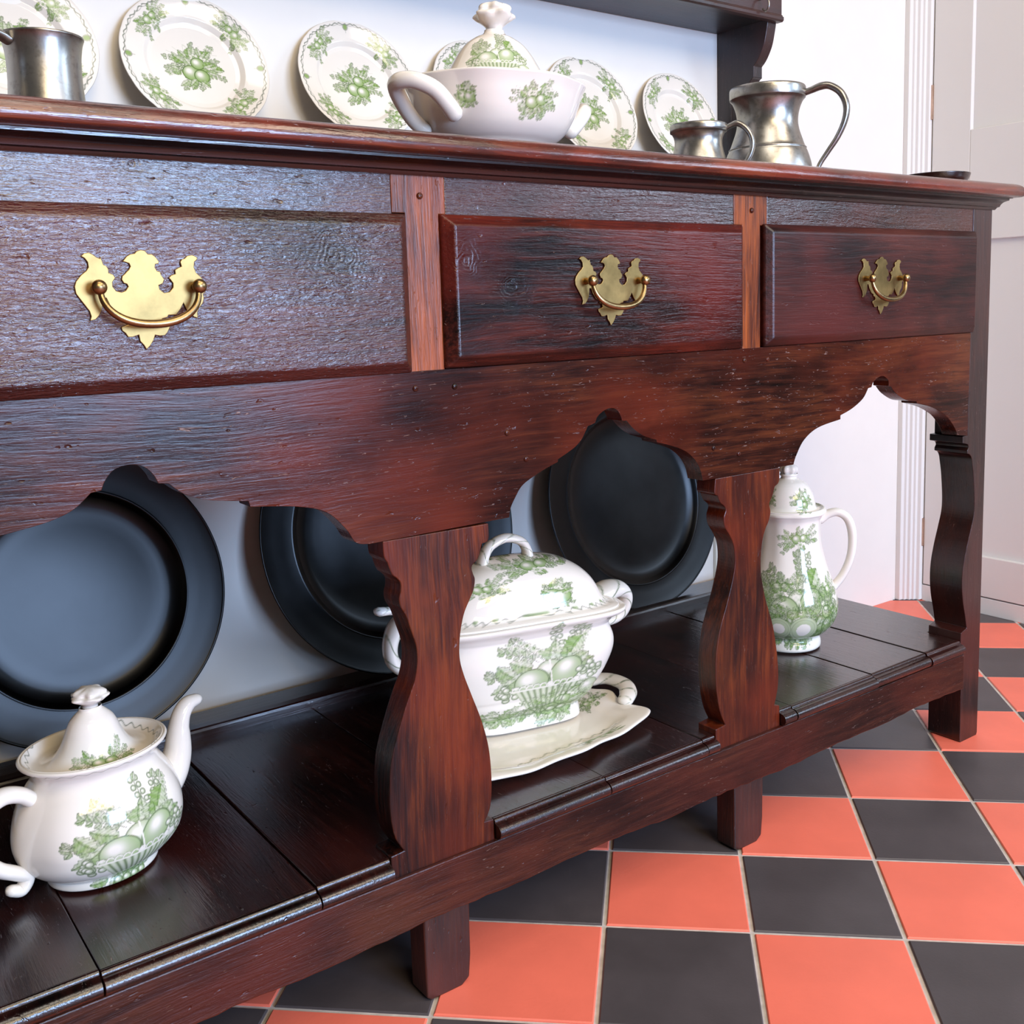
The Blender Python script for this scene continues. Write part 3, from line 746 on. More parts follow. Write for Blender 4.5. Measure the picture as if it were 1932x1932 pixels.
    def sample(s, a, b):
        """bilinear read at motif coordinates"""
        ok = (np.abs(a) < .985) & (np.abs(b) < .985)
        fx = np.clip((a + 1) / 2 * s.n - .5, 0, s.n - 1.001); fy = np.clip((b + 1) / 2 * s.n - .5, 0, s.n - 1.001)
        ix = fx.astype(int); iy = fy.astype(int); tx = fx - ix; ty = fy - iy
        def bl(A): return (A[iy, ix] * (1 - tx) + A[iy, ix + 1] * tx) * (1 - ty) + (A[iy + 1, ix] * (1 - tx) + A[iy + 1, ix + 1] * tx) * ty
        return bl(s.tone) * ok, bl(s.line) * ok
def bouquet(seed, rx=.8, ry=.75, fruit=((-.12, -.22, .24), (.16, -.30, .21), (.10, .10, .19))):
    s = Ink(); g = random.Random(seed)
    for k in range(9):                                   # faint grasses and sprigs behind
        a = PI / 2 + g.uniform(-1.0, 1.0)
        s.curve((0, .1), (math.cos(a) * rx * 1.05, .1 + math.sin(a) * ry * .8), g.uniform(-.2, .2), lw=.009, tone=.22, line=.12)
    for k in range(9):
        a = k / 9 * 2 * PI + g.uniform(-.3, .3)
        s.sprig(math.cos(a) * rx * .38, math.sin(a) * ry * .38, a + g.uniform(-.4, .4), .48 * (rx * abs(math.cos(a)) + ry * abs(math.sin(a))), g, 4, .12, (0, 1, 0, 2)[k % 4])
    for k in range(58):
        a = g.uniform(0, 2 * PI); q = g.uniform(.12, .95)
        s.leaf(math.cos(a) * rx * q * .7, math.sin(a) * ry * q * .7 - .05, g.uniform(.20, .34), g.uniform(.07, .11), a + g.uniform(-.7, .7), g.uniform(.55, .95))
    for k in range(4):
        a = g.uniform(0, 2 * PI)
        s.berries(math.cos(a) * rx * .45, math.sin(a) * ry * .4, .12, 9, g)
    for k in range(3):
        a = g.uniform(.3, 2.9)
        s.flower(math.cos(a) * rx * .42, math.sin(a) * ry * .4, g.uniform(.12, .17), 6, .2, g.uniform(0, 2))
    for (x, y, r) in fruit:
        s.disc(x, y, r, .85); s.disc(x, y, r * .97, .85, core=.45)
    s.leaf(-rx * .35, .1, .34, .11, 2.5, .9); s.leaf(rx * .30, .02, .32, .10, .4, .9)
    s.leaf(0, -.42, .3, .09, -2.3, .8); s.leaf(.12, -.46, .3, .09, -.7, .8)
    return s
def spray(seed):
    s = Ink(); g = random.Random(seed)
    for sg in (-1, 1):
        for k in range(3):
            s.sprig(sg * .2, (k - 1) * .12, (0 if sg > 0 else PI) + (k - 1) * .35 * sg, .62, g, 5, .13, (0, 2, 1)[k])
    for k in range(34):
        a = g.uniform(0, 2 * PI); q = g.uniform(0, .62)
        s.leaf(math.cos(a) * q, math.sin(a) * q * .6, g.uniform(.2, .32), g.uniform(.07, .10), a + g.uniform(-.8, .8), g.uniform(.55, .95))
    s.disc(-.12, .02, .20, .85); s.disc(.18, .05, .17, .85)
    s.flower(.02, -.22, .15, 6, .2); s.berries(.35, -.1, .12, 8, g)
    return s
def basket(seed):
    s = Ink(); g = random.Random(seed)
    for k in range(7):
        a = g.uniform(.3, 2.9)
        s.sprig(math.cos(a) * .3, .05 + math.sin(a) * .2, a, .55, g, 5, .12, (0, 1, 2)[k % 3])
    for k in range(14):
        a = g.uniform(.05, 3.1)
        s.leaf(math.cos(a) * .42, -.1 + math.sin(a) * .3, g.uniform(.24, .38), g.uniform(.08, .13), a + g.uniform(-.5, .5), g.uniform(.5, .9))
    s.leaf(-.55, .0, .34, .12, 2.3, .8); s.leaf(-.50, -.05, .42, .10, 3.7, .8); s.leaf(.28, .28, .34, .15, .9, .95)
    s.curve((-.30, -.25), (.16, -.22), -.95, lw=.016, tone=.15, line=.35)
    s.disc(-.02, .02, .20, .55); s.disc(-.28, -.16, .25, .72, core=.5); s.disc(.22, -.04, .22, .72, ry=.28, a=-.6, core=.45)
    s.berries(-.62, -.34, .17, 16, g); s.berries(.60, -.10, .18, 14, g)
    # woven basket
    X, Y = s.X, s.Y
    top, botm = -.30, -.72
    t = np.clip((top - Y) / (top - botm), 0, 1); hw = .52 - .22 * t
    ins = (Y < top) & (Y > botm) & (np.abs(X) < hw)
    sl = .5 + .5 * np.cos(X / hw * 34); w = (slice(0, s.n), slice(0, s.n))
    s.put(w, ins * 1.0, .35 + .35 * (1 - sl), np.clip((1 - sl) * 1.2 - .65, 0, 1))
    for k in range(11):
        x = -.50 + k * .10
        s.stroke([(x + .055 * math.cos(q) , top + .085 * math.sin(q)) for q in np.linspace(0, PI, 8)], lw=.014, tone=.03, line=0)
        s.stroke([(x + .067 * math.cos(q) , top + .10 * math.sin(q)) for q in np.linspace(0, PI, 8)], lw=.006, tone=.5, line=.45)
    s.stroke([(-.56, top), (.56, top)], lw=.018, tone=.12, line=0)
    s.stroke([(.03, -.30), (-.03, .22)], lw=.014, tone=.02, line=0)
    s.disc(.42, -.58, .24, .50, ry=.15, a=.6, core=.6); s.disc(.62, -.48, .16, .6)
    for k in range(11):
        s.leaf(g.uniform(-.5, .3), -.74 + g.uniform(-.05, .05), g.uniform(.2, .34), .07, g.uniform(PI * .85, PI * 2.1), .85, .2)
    for k in range(4): s.disc(-.25 + k * .16, -.82, .075, .75, ry=.06)
    return s
MO = {'b1': bouquet(3), 'b2': bouquet(11, .9, .6, ((-.15, -.1, .22), (.18, .02, .20))), 's1': spray(5), 's2': spray(8), 'k1': basket(2), 'k2': basket(7),
      'f1': bouquet(21, .62, .62, ((-.16, -.02, .30), (.16, -.12, .30)))}
def wrapa(d): return (d + PI) % (2 * PI) - PI
class Print:
    def __init__(s, shape): s.t = np.zeros(shape); s.l = np.zeros(shape)
    def add(s, mo, a, b):
        t, l = MO[mo].sample(a, b)
        s.t = np.maximum(s.t, t); s.l = np.maximum(s.l, l)
    def mask(s, t=None, l=None):
        if t is not None: s.t = np.maximum(s.t, t)
        if l is not None: s.l = np.maximum(s.l, l)
    def out(s, k=1.0): return (np.clip(s.t, 0, 1) * .95 * k, np.clip(s.l * 1.15, 0, 1) * .92 * k)

# ------------------------------------------------------------------ plates on the rack step
def plate_attr(T, Z, X, Y, S):
    p = Print(T.shape); front = S < .5
    r = np.hypot(X, Y)
    p.add('b1', X / .044, (Y + .001) / .041)
    for k, mo in enumerate(('s1', 's2', 's1', 's2')):
        a0 = R_(42 + 90 * k); d = wrapa(T - a0)
        p.add(mo, -d * .071 / .030 * (1 if k % 2 else -1), (r - .0685) / .026)
    for k in range(4):
        a0 = R_(90 * k); d = np.abs(wrapa(T - a0)) * .08
        q = np.hypot(d / .0036, (r - .0795) / .0042)
        p.mask(t=np.clip((1 - q) * 4, 0, 1) * .9, l=np.clip(1 - np.abs(q - 1) / .25, 0, 1) * .7)
        p.mask(l=np.clip(1 - d / .0006, 0, 1) * ((r > .071) & (r < .0755)) * .4)
    wl = .0838 + .0011 * np.sin(T * 44) * np.sign(np.sin(T * 22 + .3))
    p.mask(l=np.clip(1 - np.abs(r - wl) / .0010, 0, 1) * .95)
    wl = .0830 - .0013 * np.abs(np.sin(T * 22))
    p.mask(l=np.clip(1 - np.abs(r - wl) / .0006, 0, 1) * .6)
    t, l = p.out(); return t * front, l * front
PR = .089
pprof = [(.0003, .0062), (.030, .0061), (.050, .0063), (.0555, .0075), (.0585, .0105), (.0605, .0125), (.064, .0135), (.076, .0160), (.0865, .0182), (.0886, .0182), (.0892, .0172),
         (.0880, .0150), (.070, .0112), (.062, .0090), (.058, .0040), (.0545, .0006), (.0505, .0), (.049, .0022), (.0003, .0028)]
def build_plate():
    front = resample(pprof[:11], 150); back = resample(pprof[10:], 14)[1:]
    P = np.r_[front, back]; n = 520
    S = np.r_[np.full(150, .0), np.full(len(back), 1.0)]
    th = np.linspace(0, 2 * PI, n, endpoint=False)
    T, R = np.meshgrid(th, P[:, 0]); Z = np.repeat(P[:, 1][:, None], n, 1); SS = np.repeat(S[:, None], n, 1)
    rim = np.clip((R - .075) / .014, 0, 1)
    R = R * (1 + .0055 * rim * (np.abs(np.sin(T * 8)) ** .6 - .6))
    X, Y = R * np.cos(T), R * np.sin(T)
    return grid_mesh('dinner_plate', np.stack([X, Y, Z], -1), True, plate_attr(T, Z, X, Y, SS))
pme = build_plate()
PH = R_(20)
def place_plate(x, s, y0, label, roll, rad=PR, first=[True]):
    o = bpy.data.objects.new('dinner_plate', pme); COL.objects.link(o)
    if not pme.materials: pme.materials.append(M['china'])
    # plate faces -y and leans back by PH
    c = Vector((x, y0 + s * math.sin(PH), .822 + s * math.cos(PH)))
    k = rad / PR
    o.matrix_world = Matrix.Translation(c) @ Matrix.Rotation(R_(90) - PH, 4, 'X') @ Matrix.Rotation(roll, 4, 'Z') @ Matrix.Translation((0, 0, -.0178 * k)) @ Matrix.Diagonal((k, k, k, 1))
    tag(o, label, 'plate', 'green and cream plates leaning on the wall')
y0 = .4195
place_plate(-.1965, .1670, y0, 'green and cream plate half hidden behind the pewter mug at the far left', R_(8), .0925)
place_plate(.0110, .1655, y0, 'green and cream plate with a fruit basket centre, standing fully clear of other pieces', R_(0), .091)
place_plate(.2320, .1665, y0, 'green and cream plate leaning just left of the tureen, partly behind its handle', R_(3), .087)
place_plate(.4390, .1650, y0, 'green and cream plate almost wholly hidden behind the domed tureen lid', R_(-4), .089)
place_plate(.6430, .1655, y0, 'green and cream plate leaning just right of the tureen', R_(0), .0895)
place_plate(.8390, .1625, y0, 'green and cream plate behind the small pewter mug, next to the rack upright', R_(5), .086)

# ------------------------------------------------------------------ dark platters on the potboard
def platter(x, s, r, label, ri, y0=.4185, tilt=11.5, well=.012):
    pr = [(.0003, .0), (ri * .60, .0002), (ri * .86, .0016), (ri * .955, well * .55), (ri * .985, well * .85), (ri, well), (ri + .0018, well + .0011), (ri + .0042, well + .0010),
          (r - .004, well + .0068), (r - .0015, well + .0078), (r, well + .0070), (r - .0005, well + .0052), (ri + .010, well - .0035), (ri * .95, -.0030), (ri * .85, -.0045), (.0003, -.0048)]
    o = lathe('platter', pr, 160, M['platter'])
    c = Vector((x, y0 + s * math.sin(R_(tilt)), .1595 + s * math.cos(R_(tilt))))
    o.matrix_world = Matrix.Translation(c) @ Matrix.Rotation(R_(90 - tilt), 4, 'X') @ Matrix.Translation((0, 0, -(well + .007)))
    return tag(o, label, 'platter', 'dark platters behind the potboard')
platter(-.181, .1880, .1735, 'large dark pewter platter behind the teapot, leftmost of the three', .126, y0=.4185)
platter(.2455, .2050, .2010, 'large dark pewter platter behind the covered sauce tureen and first leg', .150, y0=.4185)
platter(.7080, .190, .1880, 'dark pewter platter seen through the middle arch, between tureen and second leg', .144, y0=.4185)

# ------------------------------------------------------------------ tureen on the dresser top
def flower_knob(name, r, h, m, parent, z, seed=0, n=48):
    g = random.Random(seed)
    pr = [(.0002 + r * .40, z), (r * .40, z + h * .06), (r * .46, z + h * .18), (r * .82, z + h * .38), (r * 1.0, z + h * .52), (r * .97, z + h * .60), (r * .78, z + h * .66), (r * .80, z + h * .78), (r * .62, z + h * .92), (r * .3, z + h * .99), (.0002, z + h)]
    def mod(T, S, Z):
        e = np.clip((S - .25) / .2, 0, 1)
        return 1 + e * (.12 * np.cos(5 * T + 6 * S) + .06 * np.cos(9 * T - 9 * S + seed))
    return lathe(name, pr, n, m, parent, rows=30, mod=mod)
def tureen_top():
    ang = R_(10)
    t = tag(empty('tureen', (.181, .088, .8226), ang), 'cream lobed tureen with green printed fruit and a domed lid, on the dresser top', 'tureen')
    al = R_(234) - ang
    def lob(T, S, Z): return 1 + .013 * np.cos(8 * T + .4) * np.clip((Z - .012) / .03, 0, 1)
    def at(T, Z, X, Y, S):
        p = Print(T.shape); o = S < .62
        rr = .092
        p.add('f1', wrapa(T - (al + R_(-14))) * rr / .021, (Z - .0500) / .018)
        p.add('b2', wrapa(T - (al + R_(34))) * rr / .033, (Z - .0470) / .027)
        a, b = p.out(.95); return a * o, b * o
    prof = [(.0003, .002), (.048, .0005), (.0535, .0), (.0545, .003), (.0530, .008), (.0560, .0125), (.0690, .0200), (.0790, .0300), (.0860, .0430), (.0915, .0580), (.0960, .0720), (.1000, .0815), (.1012, .0838), (.1000, .0852), (.0975, .0845),
            (.0930, .0740), (.0860, .0550), (.072, .030), (.05, .012), (.0003, .010)]
    prof = [(r, z * .875) for r, z in prof]
    body = lathe('body', prof, 460, M['china'], t, rows=230, a=1.0, b=.83, mod=lob, attr=at)
    def at2(T, Z, X, Y, S):
        p = Print(T.shape)
        rr = .058
        p.add('k2', wrapa(T - (al + R_(10))) * rr / .050, (Z - .0985) / .030)
        p.add('k2', wrapa(T - (al + R_(190))) * rr / .050, (Z - .0985) / .030)
        return p.out()
    lid = lathe('lid', [(.0900, .0690), (.0905, .0715), (.0870, .0730), (.0760, .0735), (.0640, .0760), (.0560, .0840), (.0490, .0950), (.0420, .1060), (.0330, .1165), (.0220, .1240), (.0145, .1275), (.0118, .1300), (.0110, .1325)], 400, M['china'], t, rows=170, a=1.0, b=.83, attr=at2)
    flower_knob('knob', .0205, .030, M['china'], lid, .1315, 2)
    for sg, nm in ((-1, 'handle'), (1, 'handle')):
        pth = [(sg * .0840, -.026, .036), (sg * .0940, -.027, .046), (sg * .1080, -.025, .060), (sg * .1215, -.014, .0690), (sg * .1275, .0, .0705), (sg * .1230, .013, .0670), (sg * .1080, .021, .052), (sg * .0930, .023, .036), (sg * .0800, .022, .026)]
        pth = [(x, y, z * .90) for x, y, z in pth]
        tube('handle', pth, [.0088, .0086, .0084, .0084, .0084, .0080, .0078, .0078, .0080], M['china'], t, 16, None, True, 5)
    return t
tureen_top().scale = (1, 1, .95)

# ------------------------------------------------------------------ pewter
def pewter_mug(name, loc, rz, prof, handle, hr, label, cat='mug', group=None, n=96, ry=.62):
    t = tag(empty(name, loc, rz), label, cat, group)
    lathe('body', prof, n, M['pewter'], t)
    tube('handle', handle, hr, M['pewter'], t, 16, ry, True, 5)
    return t
# big tankard: handle along +x
pewter_mug('pewter_tankard', (.6480, .128, .8226), R_(-56),
    [(.0003, .004), (.050, .002), (.0575, .0), (.0590, .0020), (.0592, .0100), (.0580, .0135), (.0582, .0160), (.0560, .0270), (.0520, .0390), (.0505, .0420), (.0508, .0440), (.0490, .0455), (.0450, .0560), (.0410, .0680), (.0395, .0780), (.0402, .0880), (.0425, .0970), (.0458, .1045), (.0485, .1075), (.0492, .1085), (.0494, .1200), (.0482, .1225), (.0468, .1222), (.0440, .1080), (.0385, .0880), (.038, .074), (.05, .03), (.05, .006), (.0003, .005)],
    [(.0450, 0, .1120), (.0560, 0, .1150), (.0690, 0, .1190), (.0800, 0, .1180), (.0930, 0, .1085), (.1000, 0, .0920), (.0985, 0, .0740), (.0900, 0, .0540), (.0780, 0, .0360), (.0680, 0, .0210), (.0640, 0, .0100), (.0635, 0, .0010)],
    [.0068, .0068, .0078, .0074, .0074, .0072, .0066, .0060, .0054, .0050, .0048, .0046],
    'big bellied pewter tankard with a sweeping handle, right end of the dresser top', 'tankard')
# small mug beside it
def sz(L, k, h): return [tuple(v * k for v in p[:-1]) + (p[-1] * h,) for p in L]
pewter_mug('pewter_mug', (.5250, .135, .8226), R_(-50),
    sz([(.0003, .003), (.034, .001), (.0400, .0), (.0410, .003), (.0405, .008), (.0370, .022), (.0325, .038), (.0305, .050), (.0310, .058), (.0340, .0655), (.0362, .0670), (.0365, .0765), (.0352, .0780), (.0342, .0770), (.0325, .066), (.029, .050), (.036, .020), (.036, .005), (.0003, .004)], .98, .86),
    sz([(.0335, 0, .0700), (.0420, 0, .0745), (.0500, 0, .0765), (.0600, 0, .0690), (.0670, 0, .0560), (.0680, 0, .0400), (.0620, 0, .0240), (.0520, 0, .0140), (.0395, 0, .0100)], .98, .86),
    [.0054, .0054, .0062, .0058, .0056, .0054, .0050, .0046, .0042],
    'small squat pewter mug between the last plate and the big tankard', 'mug')
# tall mug at the left edge of the picture
pewter_mug('pewter_mug', (-.2360, .160, .8226), R_(200),
    sz([(.0003, .003), (.036, .001), (.0420, .0), (.0435, .004), (.0430, .012), (.0400, .020), (.0375, .040), (.0365, .060), (.0370, .076), (.0390, .0880), (.0405, .0925), (.0412, .0940), (.0408, .0955), (.0395, .0950), (.0370, .080), (.035, .05), (.036, .010), (.0003, .006)], .80, .87),
    sz([(.0370, 0, .0860), (.0480, 0, .0900), (.0600, 0, .0900), (.0720, 0, .0800), (.0760, 0, .0600), (.0700, 0, .0400), (.0580, 0, .0240), (.0420, 0, .0160)], .80, .87),
    [.0062, .0066, .0072, .0068, .0064, .0060, .0056, .0050],
    'tall straight pewter mug at the left end of the dresser top', 'mug')
# low turned wooden dish near the right end of the top
dd = lathe('wooden_dish', [(.0003, .002), (.034, .0005), (.037, 0), (.0385, .003), (.0400, .008), (.0465, .0170), (.0490, .0255), (.0492, .0272), (.0478, .0278), (.0455, .0215), (.038, .011), (.030, .006), (.0003, .005)], 72, M['mould'])
dd.location = (.972, .085, .8226); dd.scale = (1, 1, .8)
tag(dd, 'low dark wooden dish whose rim just shows above the right end of the dresser top', 'dish')

# ------------------------------------------------------------------ teapot
def teapot():
    ang = R_(17)
    t = tag(empty('teapot', (-.2430, .166, .1612), ang), 'cream teapot with green fruit basket print, lid on, on the potboard', 'teapot')
    al = R_(258) - ang
    ZB = .1590
    def lob(T, S, Z):
        k = np.clip((Z - .012) / .03, 0, 1) * np.clip((.11 - Z) / .03, 0, 1)
        return 1 + .012 * k * np.cos(8 * T + .6) * 1.0
    def at(T, Z, X, Y, S):
        p = Print(T.shape); o = S < .80
        p.add('k1', wrapa(T - (al + R_(30))) * .068 / .066, (Z - .049) / .056)
        p.add('k1', wrapa(T - (al + R_(210))) * .068 / .066, (Z - .049) / .056)
        hh = (Z > .1115) * (S > .66) * (S < .80)
        p.mask(l=np.clip(1 - np.abs((Z - .1135) - .0012 * np.sin(T * 30)) / .0006, 0, 1) * (S > .60) * .8)
        return p.out()
    prof = [(.0003, .002), (.042, .0005), (.0470, .0), (.0478, .002), (.0472, .0075), (.0500, .0100), (.0600, .0165), (.0690, .0275), (.0728, .0400), (.0735, .0500), (.0715, .0640), (.0665, .0780), (.0600, .0890), (.0555, .0960), (.0535, .1020), (.0545, .1070), (.0590, .1120), (.0625, .1150), (.0632, .1170), (.0620, .1185), (.0600, .1180), (.0560, .1130), (.0535, .1085), (.0510, .1075), (.046, .104), (.05, .09)]
    lathe('body', prof, 560, M['china_w'], t, rows=250, a=1.06, b=.90, mod=lob, attr=at)
    def at2(T, Z, X, Y, S):
        p = Print(T.shape); r = np.hypot(X, Y)
        p.add('s2', wrapa(T - (al + R_(16))) * .040 / .036, (r - .034) / -.017)
        p.add('s2', wrapa(T - (al + R_(196))) * .040 / .036, (r - .034) / -.017)
        p.mask(l=np.clip(1 - np.abs(r - .0565 - .0012 * np.sin(T * 31)) / .0007, 0, 1) * .8)
        return p.out()
    lid = lathe('lid', [(.0600, .1165), (.0595, .1186), (.0585, .1183), (.0525, .1105), (.0480, .1090), (.0420, .1096), (.0350, .1130), (.0290, .1200), (.0245, .1290), (.0215, .1370), (.0180, .1440), (.0125, .1500), (.0100, .1525), (.0095, .1550)], 320, M['china_w'], t, rows=120, a=1.06, b=.90, attr=at2)
    flower_knob('knob', .0165, .0190, M['china_w'], lid, .1540, 5)
    tube('spout', [(.056, 0, .046), (.070, 0, .052), (.080, 0, .063), (.0865, 0, .078), (.0890, 0, .094), (.0905, 0, .104), (.0945, 0, .115), (.1020, 0, .1225), (.1130, 0, .1240)],
         [.019, .0185, .017, .0150, .0128, .0110, .0098, .0088, .0066], M['china_w'], t, 28, .85, True, 6)
    tube('handle', [(-.060, 0, .088), (-.072, 0, .098), (-.088, 0, .1020), (-.104, 0, .094), (-.112, 0, .076), (-.108, 0, .056), (-.096, 0, .040), (-.082, 0, .030), (-.072, 0, .022), (-.078, 0, .013), (-.087, 0, .016)],
         [.0080, .0085, .0090, .0088, .0084, .0080, .0078, .0076, .0072, .0070, .0060], M['china_w'], t, 20, .85, True, 6)
teapot()

# ------------------------------------------------------------------ coffee pot
def coffee_pot():
    ang = R_(-46)
    t = tag(empty('coffee_pot', (.7310, .158, .1612), ang), 'tall lidded cream coffee pot covered in green print, on the potboard behind the second leg', 'coffee pot')
    al = R_(219) - ang
    def lob(T, S, Z): return 1 + .010 * np.cos(10 * T) * np.clip((Z - .09) / .05, 0, 1)
    def at(T, Z, X, Y, S):
        p = Print(T.shape); o = S < .93
        for d in (0, 180):
            p.add('k2', wrapa(T - (al + R_(14 + d))) * .066 / .075, (Z - .082) / .078)
            p.add('b1', wrapa(T - (al + R_(45 + d))) * .066 / .045, (Z - .060) / .050)
            p.add('b2', wrapa(T - (al + R_(-28 + d))) * .066 / .046, (Z - .055) / .050)
            for e, zc, mo in ((-60, .048, 'b1'), (-5, .045, 'b2'), (38, .038, 'b1'), (75, .055, 'b2'), (10, .064, 's2'), (-40, .078, 's1'), (52, .092, 's2'), (-10, .100, 's1'), (22, .030, 's1'), (-32, .030, 's1')):
                p.add(mo, wrapa(T - (al + R_(e + d))) * .066 / .040, (Z - zc) / .036)
        band = np.clip((Z - .020) / .006, 0, 1) * np.clip((.088 + .012 * np.sin(T * 4 - al * 4) - Z) / .012, 0, 1)
        p.t = np.maximum(p.t, band * (.30 + .16 * np.sin(T * 60) * np.sin(Z * 900)))
        for d in (0, 180):
            p.add('s1', wrapa(T - (al + R_(20 + d))) * .046 / .034, (Z - .167) / .032)
        for k, (x, z, r) in enumerate(((R_(19), .040, .0165), (R_(-11), .042, .0135))):
            a = wrapa(T - (al + x)) * .066; q = np.hypot(a, Z - z) / r
            inn = q < 1.25
            p.t = np.where(inn, np.where(q < .62, .03, .62), p.t); p.l = np.where(inn, np.clip(1 - np.abs(q - 1.0) / .06, 0, 1) * .3 + np.clip(1 - np.abs(q - 1.22) / .06, 0, 1) * .5, p.l)
        return p.out()
    prof = [(.0003, .003), (.040, .0005), (.0455, .0), (.0470, .003), (.0465, .010), (.0440, .0150), (.0450, .0185), (.0550, .0250), (.0650, .0370), (.0705, .0520), (.0710, .0660), (.0680, .0830), (.0615, .1030), (.0545, .1230), (.0490, .1430), (.0460, .1620), (.0455, .1780), (.0470, .1900), (.0510, .1975), (.0530, .2000), (.0528, .2035), (.0505, .2045), (.0480, .2020)]
    lathe('body', prof, 480, M['china_w'], t, rows=300, mod=lob, attr=at)
    def at2(T, Z, X, Y, S):
        p = Print(T.shape)
        for d in (0, 90, 180, 270):
            p.add('b1', wrapa(T - (al + R_(32 + d))) * .034 / .021, (Z - .2215) / .021)
        r = np.hypot(X, Y)
        p.mask(l=np.clip(1 - np.abs(r - .0475 - .0012 * np.sin(T * 26)) / .0008, 0, 1) * .6, t=((r > .0445) & (r < .0505) & (Z < .2085)) * .25)
        return p.out()
    lid = lathe('lid', [(.0515, .2035), (.0518, .2060), (.0500, .2072), (.0440, .2050), (.0405, .2055), (.0385, .2090), (.0375, .2150), (.0350, .2250), (.0300, .2350), (.0230, .2430), (.0160, .2470), (.0115, .2490), (.0110, .2520), (.0130, .2535), (.0125, .2560)], 320, M['china_w'], t, rows=130, attr=at2)
    lathe('knob', [(.0100, .2545), (.0108, .2570), (.0125, .2605), (.0118, .2650), (.0070, .2690), (.0002, .2705)], 40, M['china_w'], lid, rows=20, mod=lambda T, S, Z: 1 + .10 * np.cos(6 * T) * (S < .7))
    tube('handle', [(.0440, 0, .1870), (.0560, 0, .1960), (.0700, 0, .1985), (.0830, 0, .1900), (.0895, 0, .1720), (.0905, 0, .1500), (.0870, 0, .1280), (.0780, 0, .1060), (.0660, 0, .0890), (.0600, 0, .0830)],
         [.0085, .0080, .0078, .0080, .0082, .0078, .0074, .0072, .0076, .0082], M['china_w'], t, 20, .8, True, 6)
    tube('spout', [(-.050, 0, .090), (-.066, 0, .105), (-.076, 0, .130), (-.080, 0, .155), (-.088, 0, .178), (-.098, 0, .190)], [.018, .016, .013, .011, .0095, .008], M['china_w'], t, 20, .85, True, 5)
coffee_pot()

# ------------------------------------------------------------------ covered sauce tureen on its stand, with ladle
def supn(T, e):
    c, s = np.cos(T), np.sin(T)
    return np.sign(c) * np.abs(c) ** (2 / e), np.sign(s) * np.abs(s) ** (2 / e)
def rect_surf(name, rows, n, nt, m, parent, attr=None, lobe=.0):
    """rows: (half length, half width, z, exponent) list"""
    A = smooth_rows(rows)
    d = np.r_[0, np.cumsum(np.sqrt((np.diff(A[:, :3], axis=0) ** 2).sum(1)))]
    s = np.linspace(0, d[-1], nt); A = np.stack([np.interp(s, d, A[:, k]) for k in range(4)], 1)
    tt = np.linspace(0, 2 * PI, 20001); bx, by = supn(tt, 3.4); bx = bx * A[:, 0].max(); by = by * A[:, 1].max()
    cl = np.r_[0, np.cumsum(np.hypot(np.diff(bx), np.diff(by)))]
    th = np.interp(np.linspace(0, cl[-1], n, endpoint=False), cl, tt)
    V = np.zeros((nt, n, 3)); T = np.repeat(th[None], nt, 0)
    for i, (a, b, z, e) in enumerate(A):
        x, y = supn(th, e)
        w = 1 + lobe * np.cos(4 * th) * min(1, a / .05)
        V[i, :, 0] = a * x * w; V[i, :, 1] = b * y * w; V[i, :, 2] = z
    S = np.repeat(np.linspace(0, 1, nt)[:, None], n, 1)
    at = attr(T, V[..., 2], V[..., 0], V[..., 1], S) if attr else None
    return link(name, grid_mesh(name, V, True, at), m, parent)
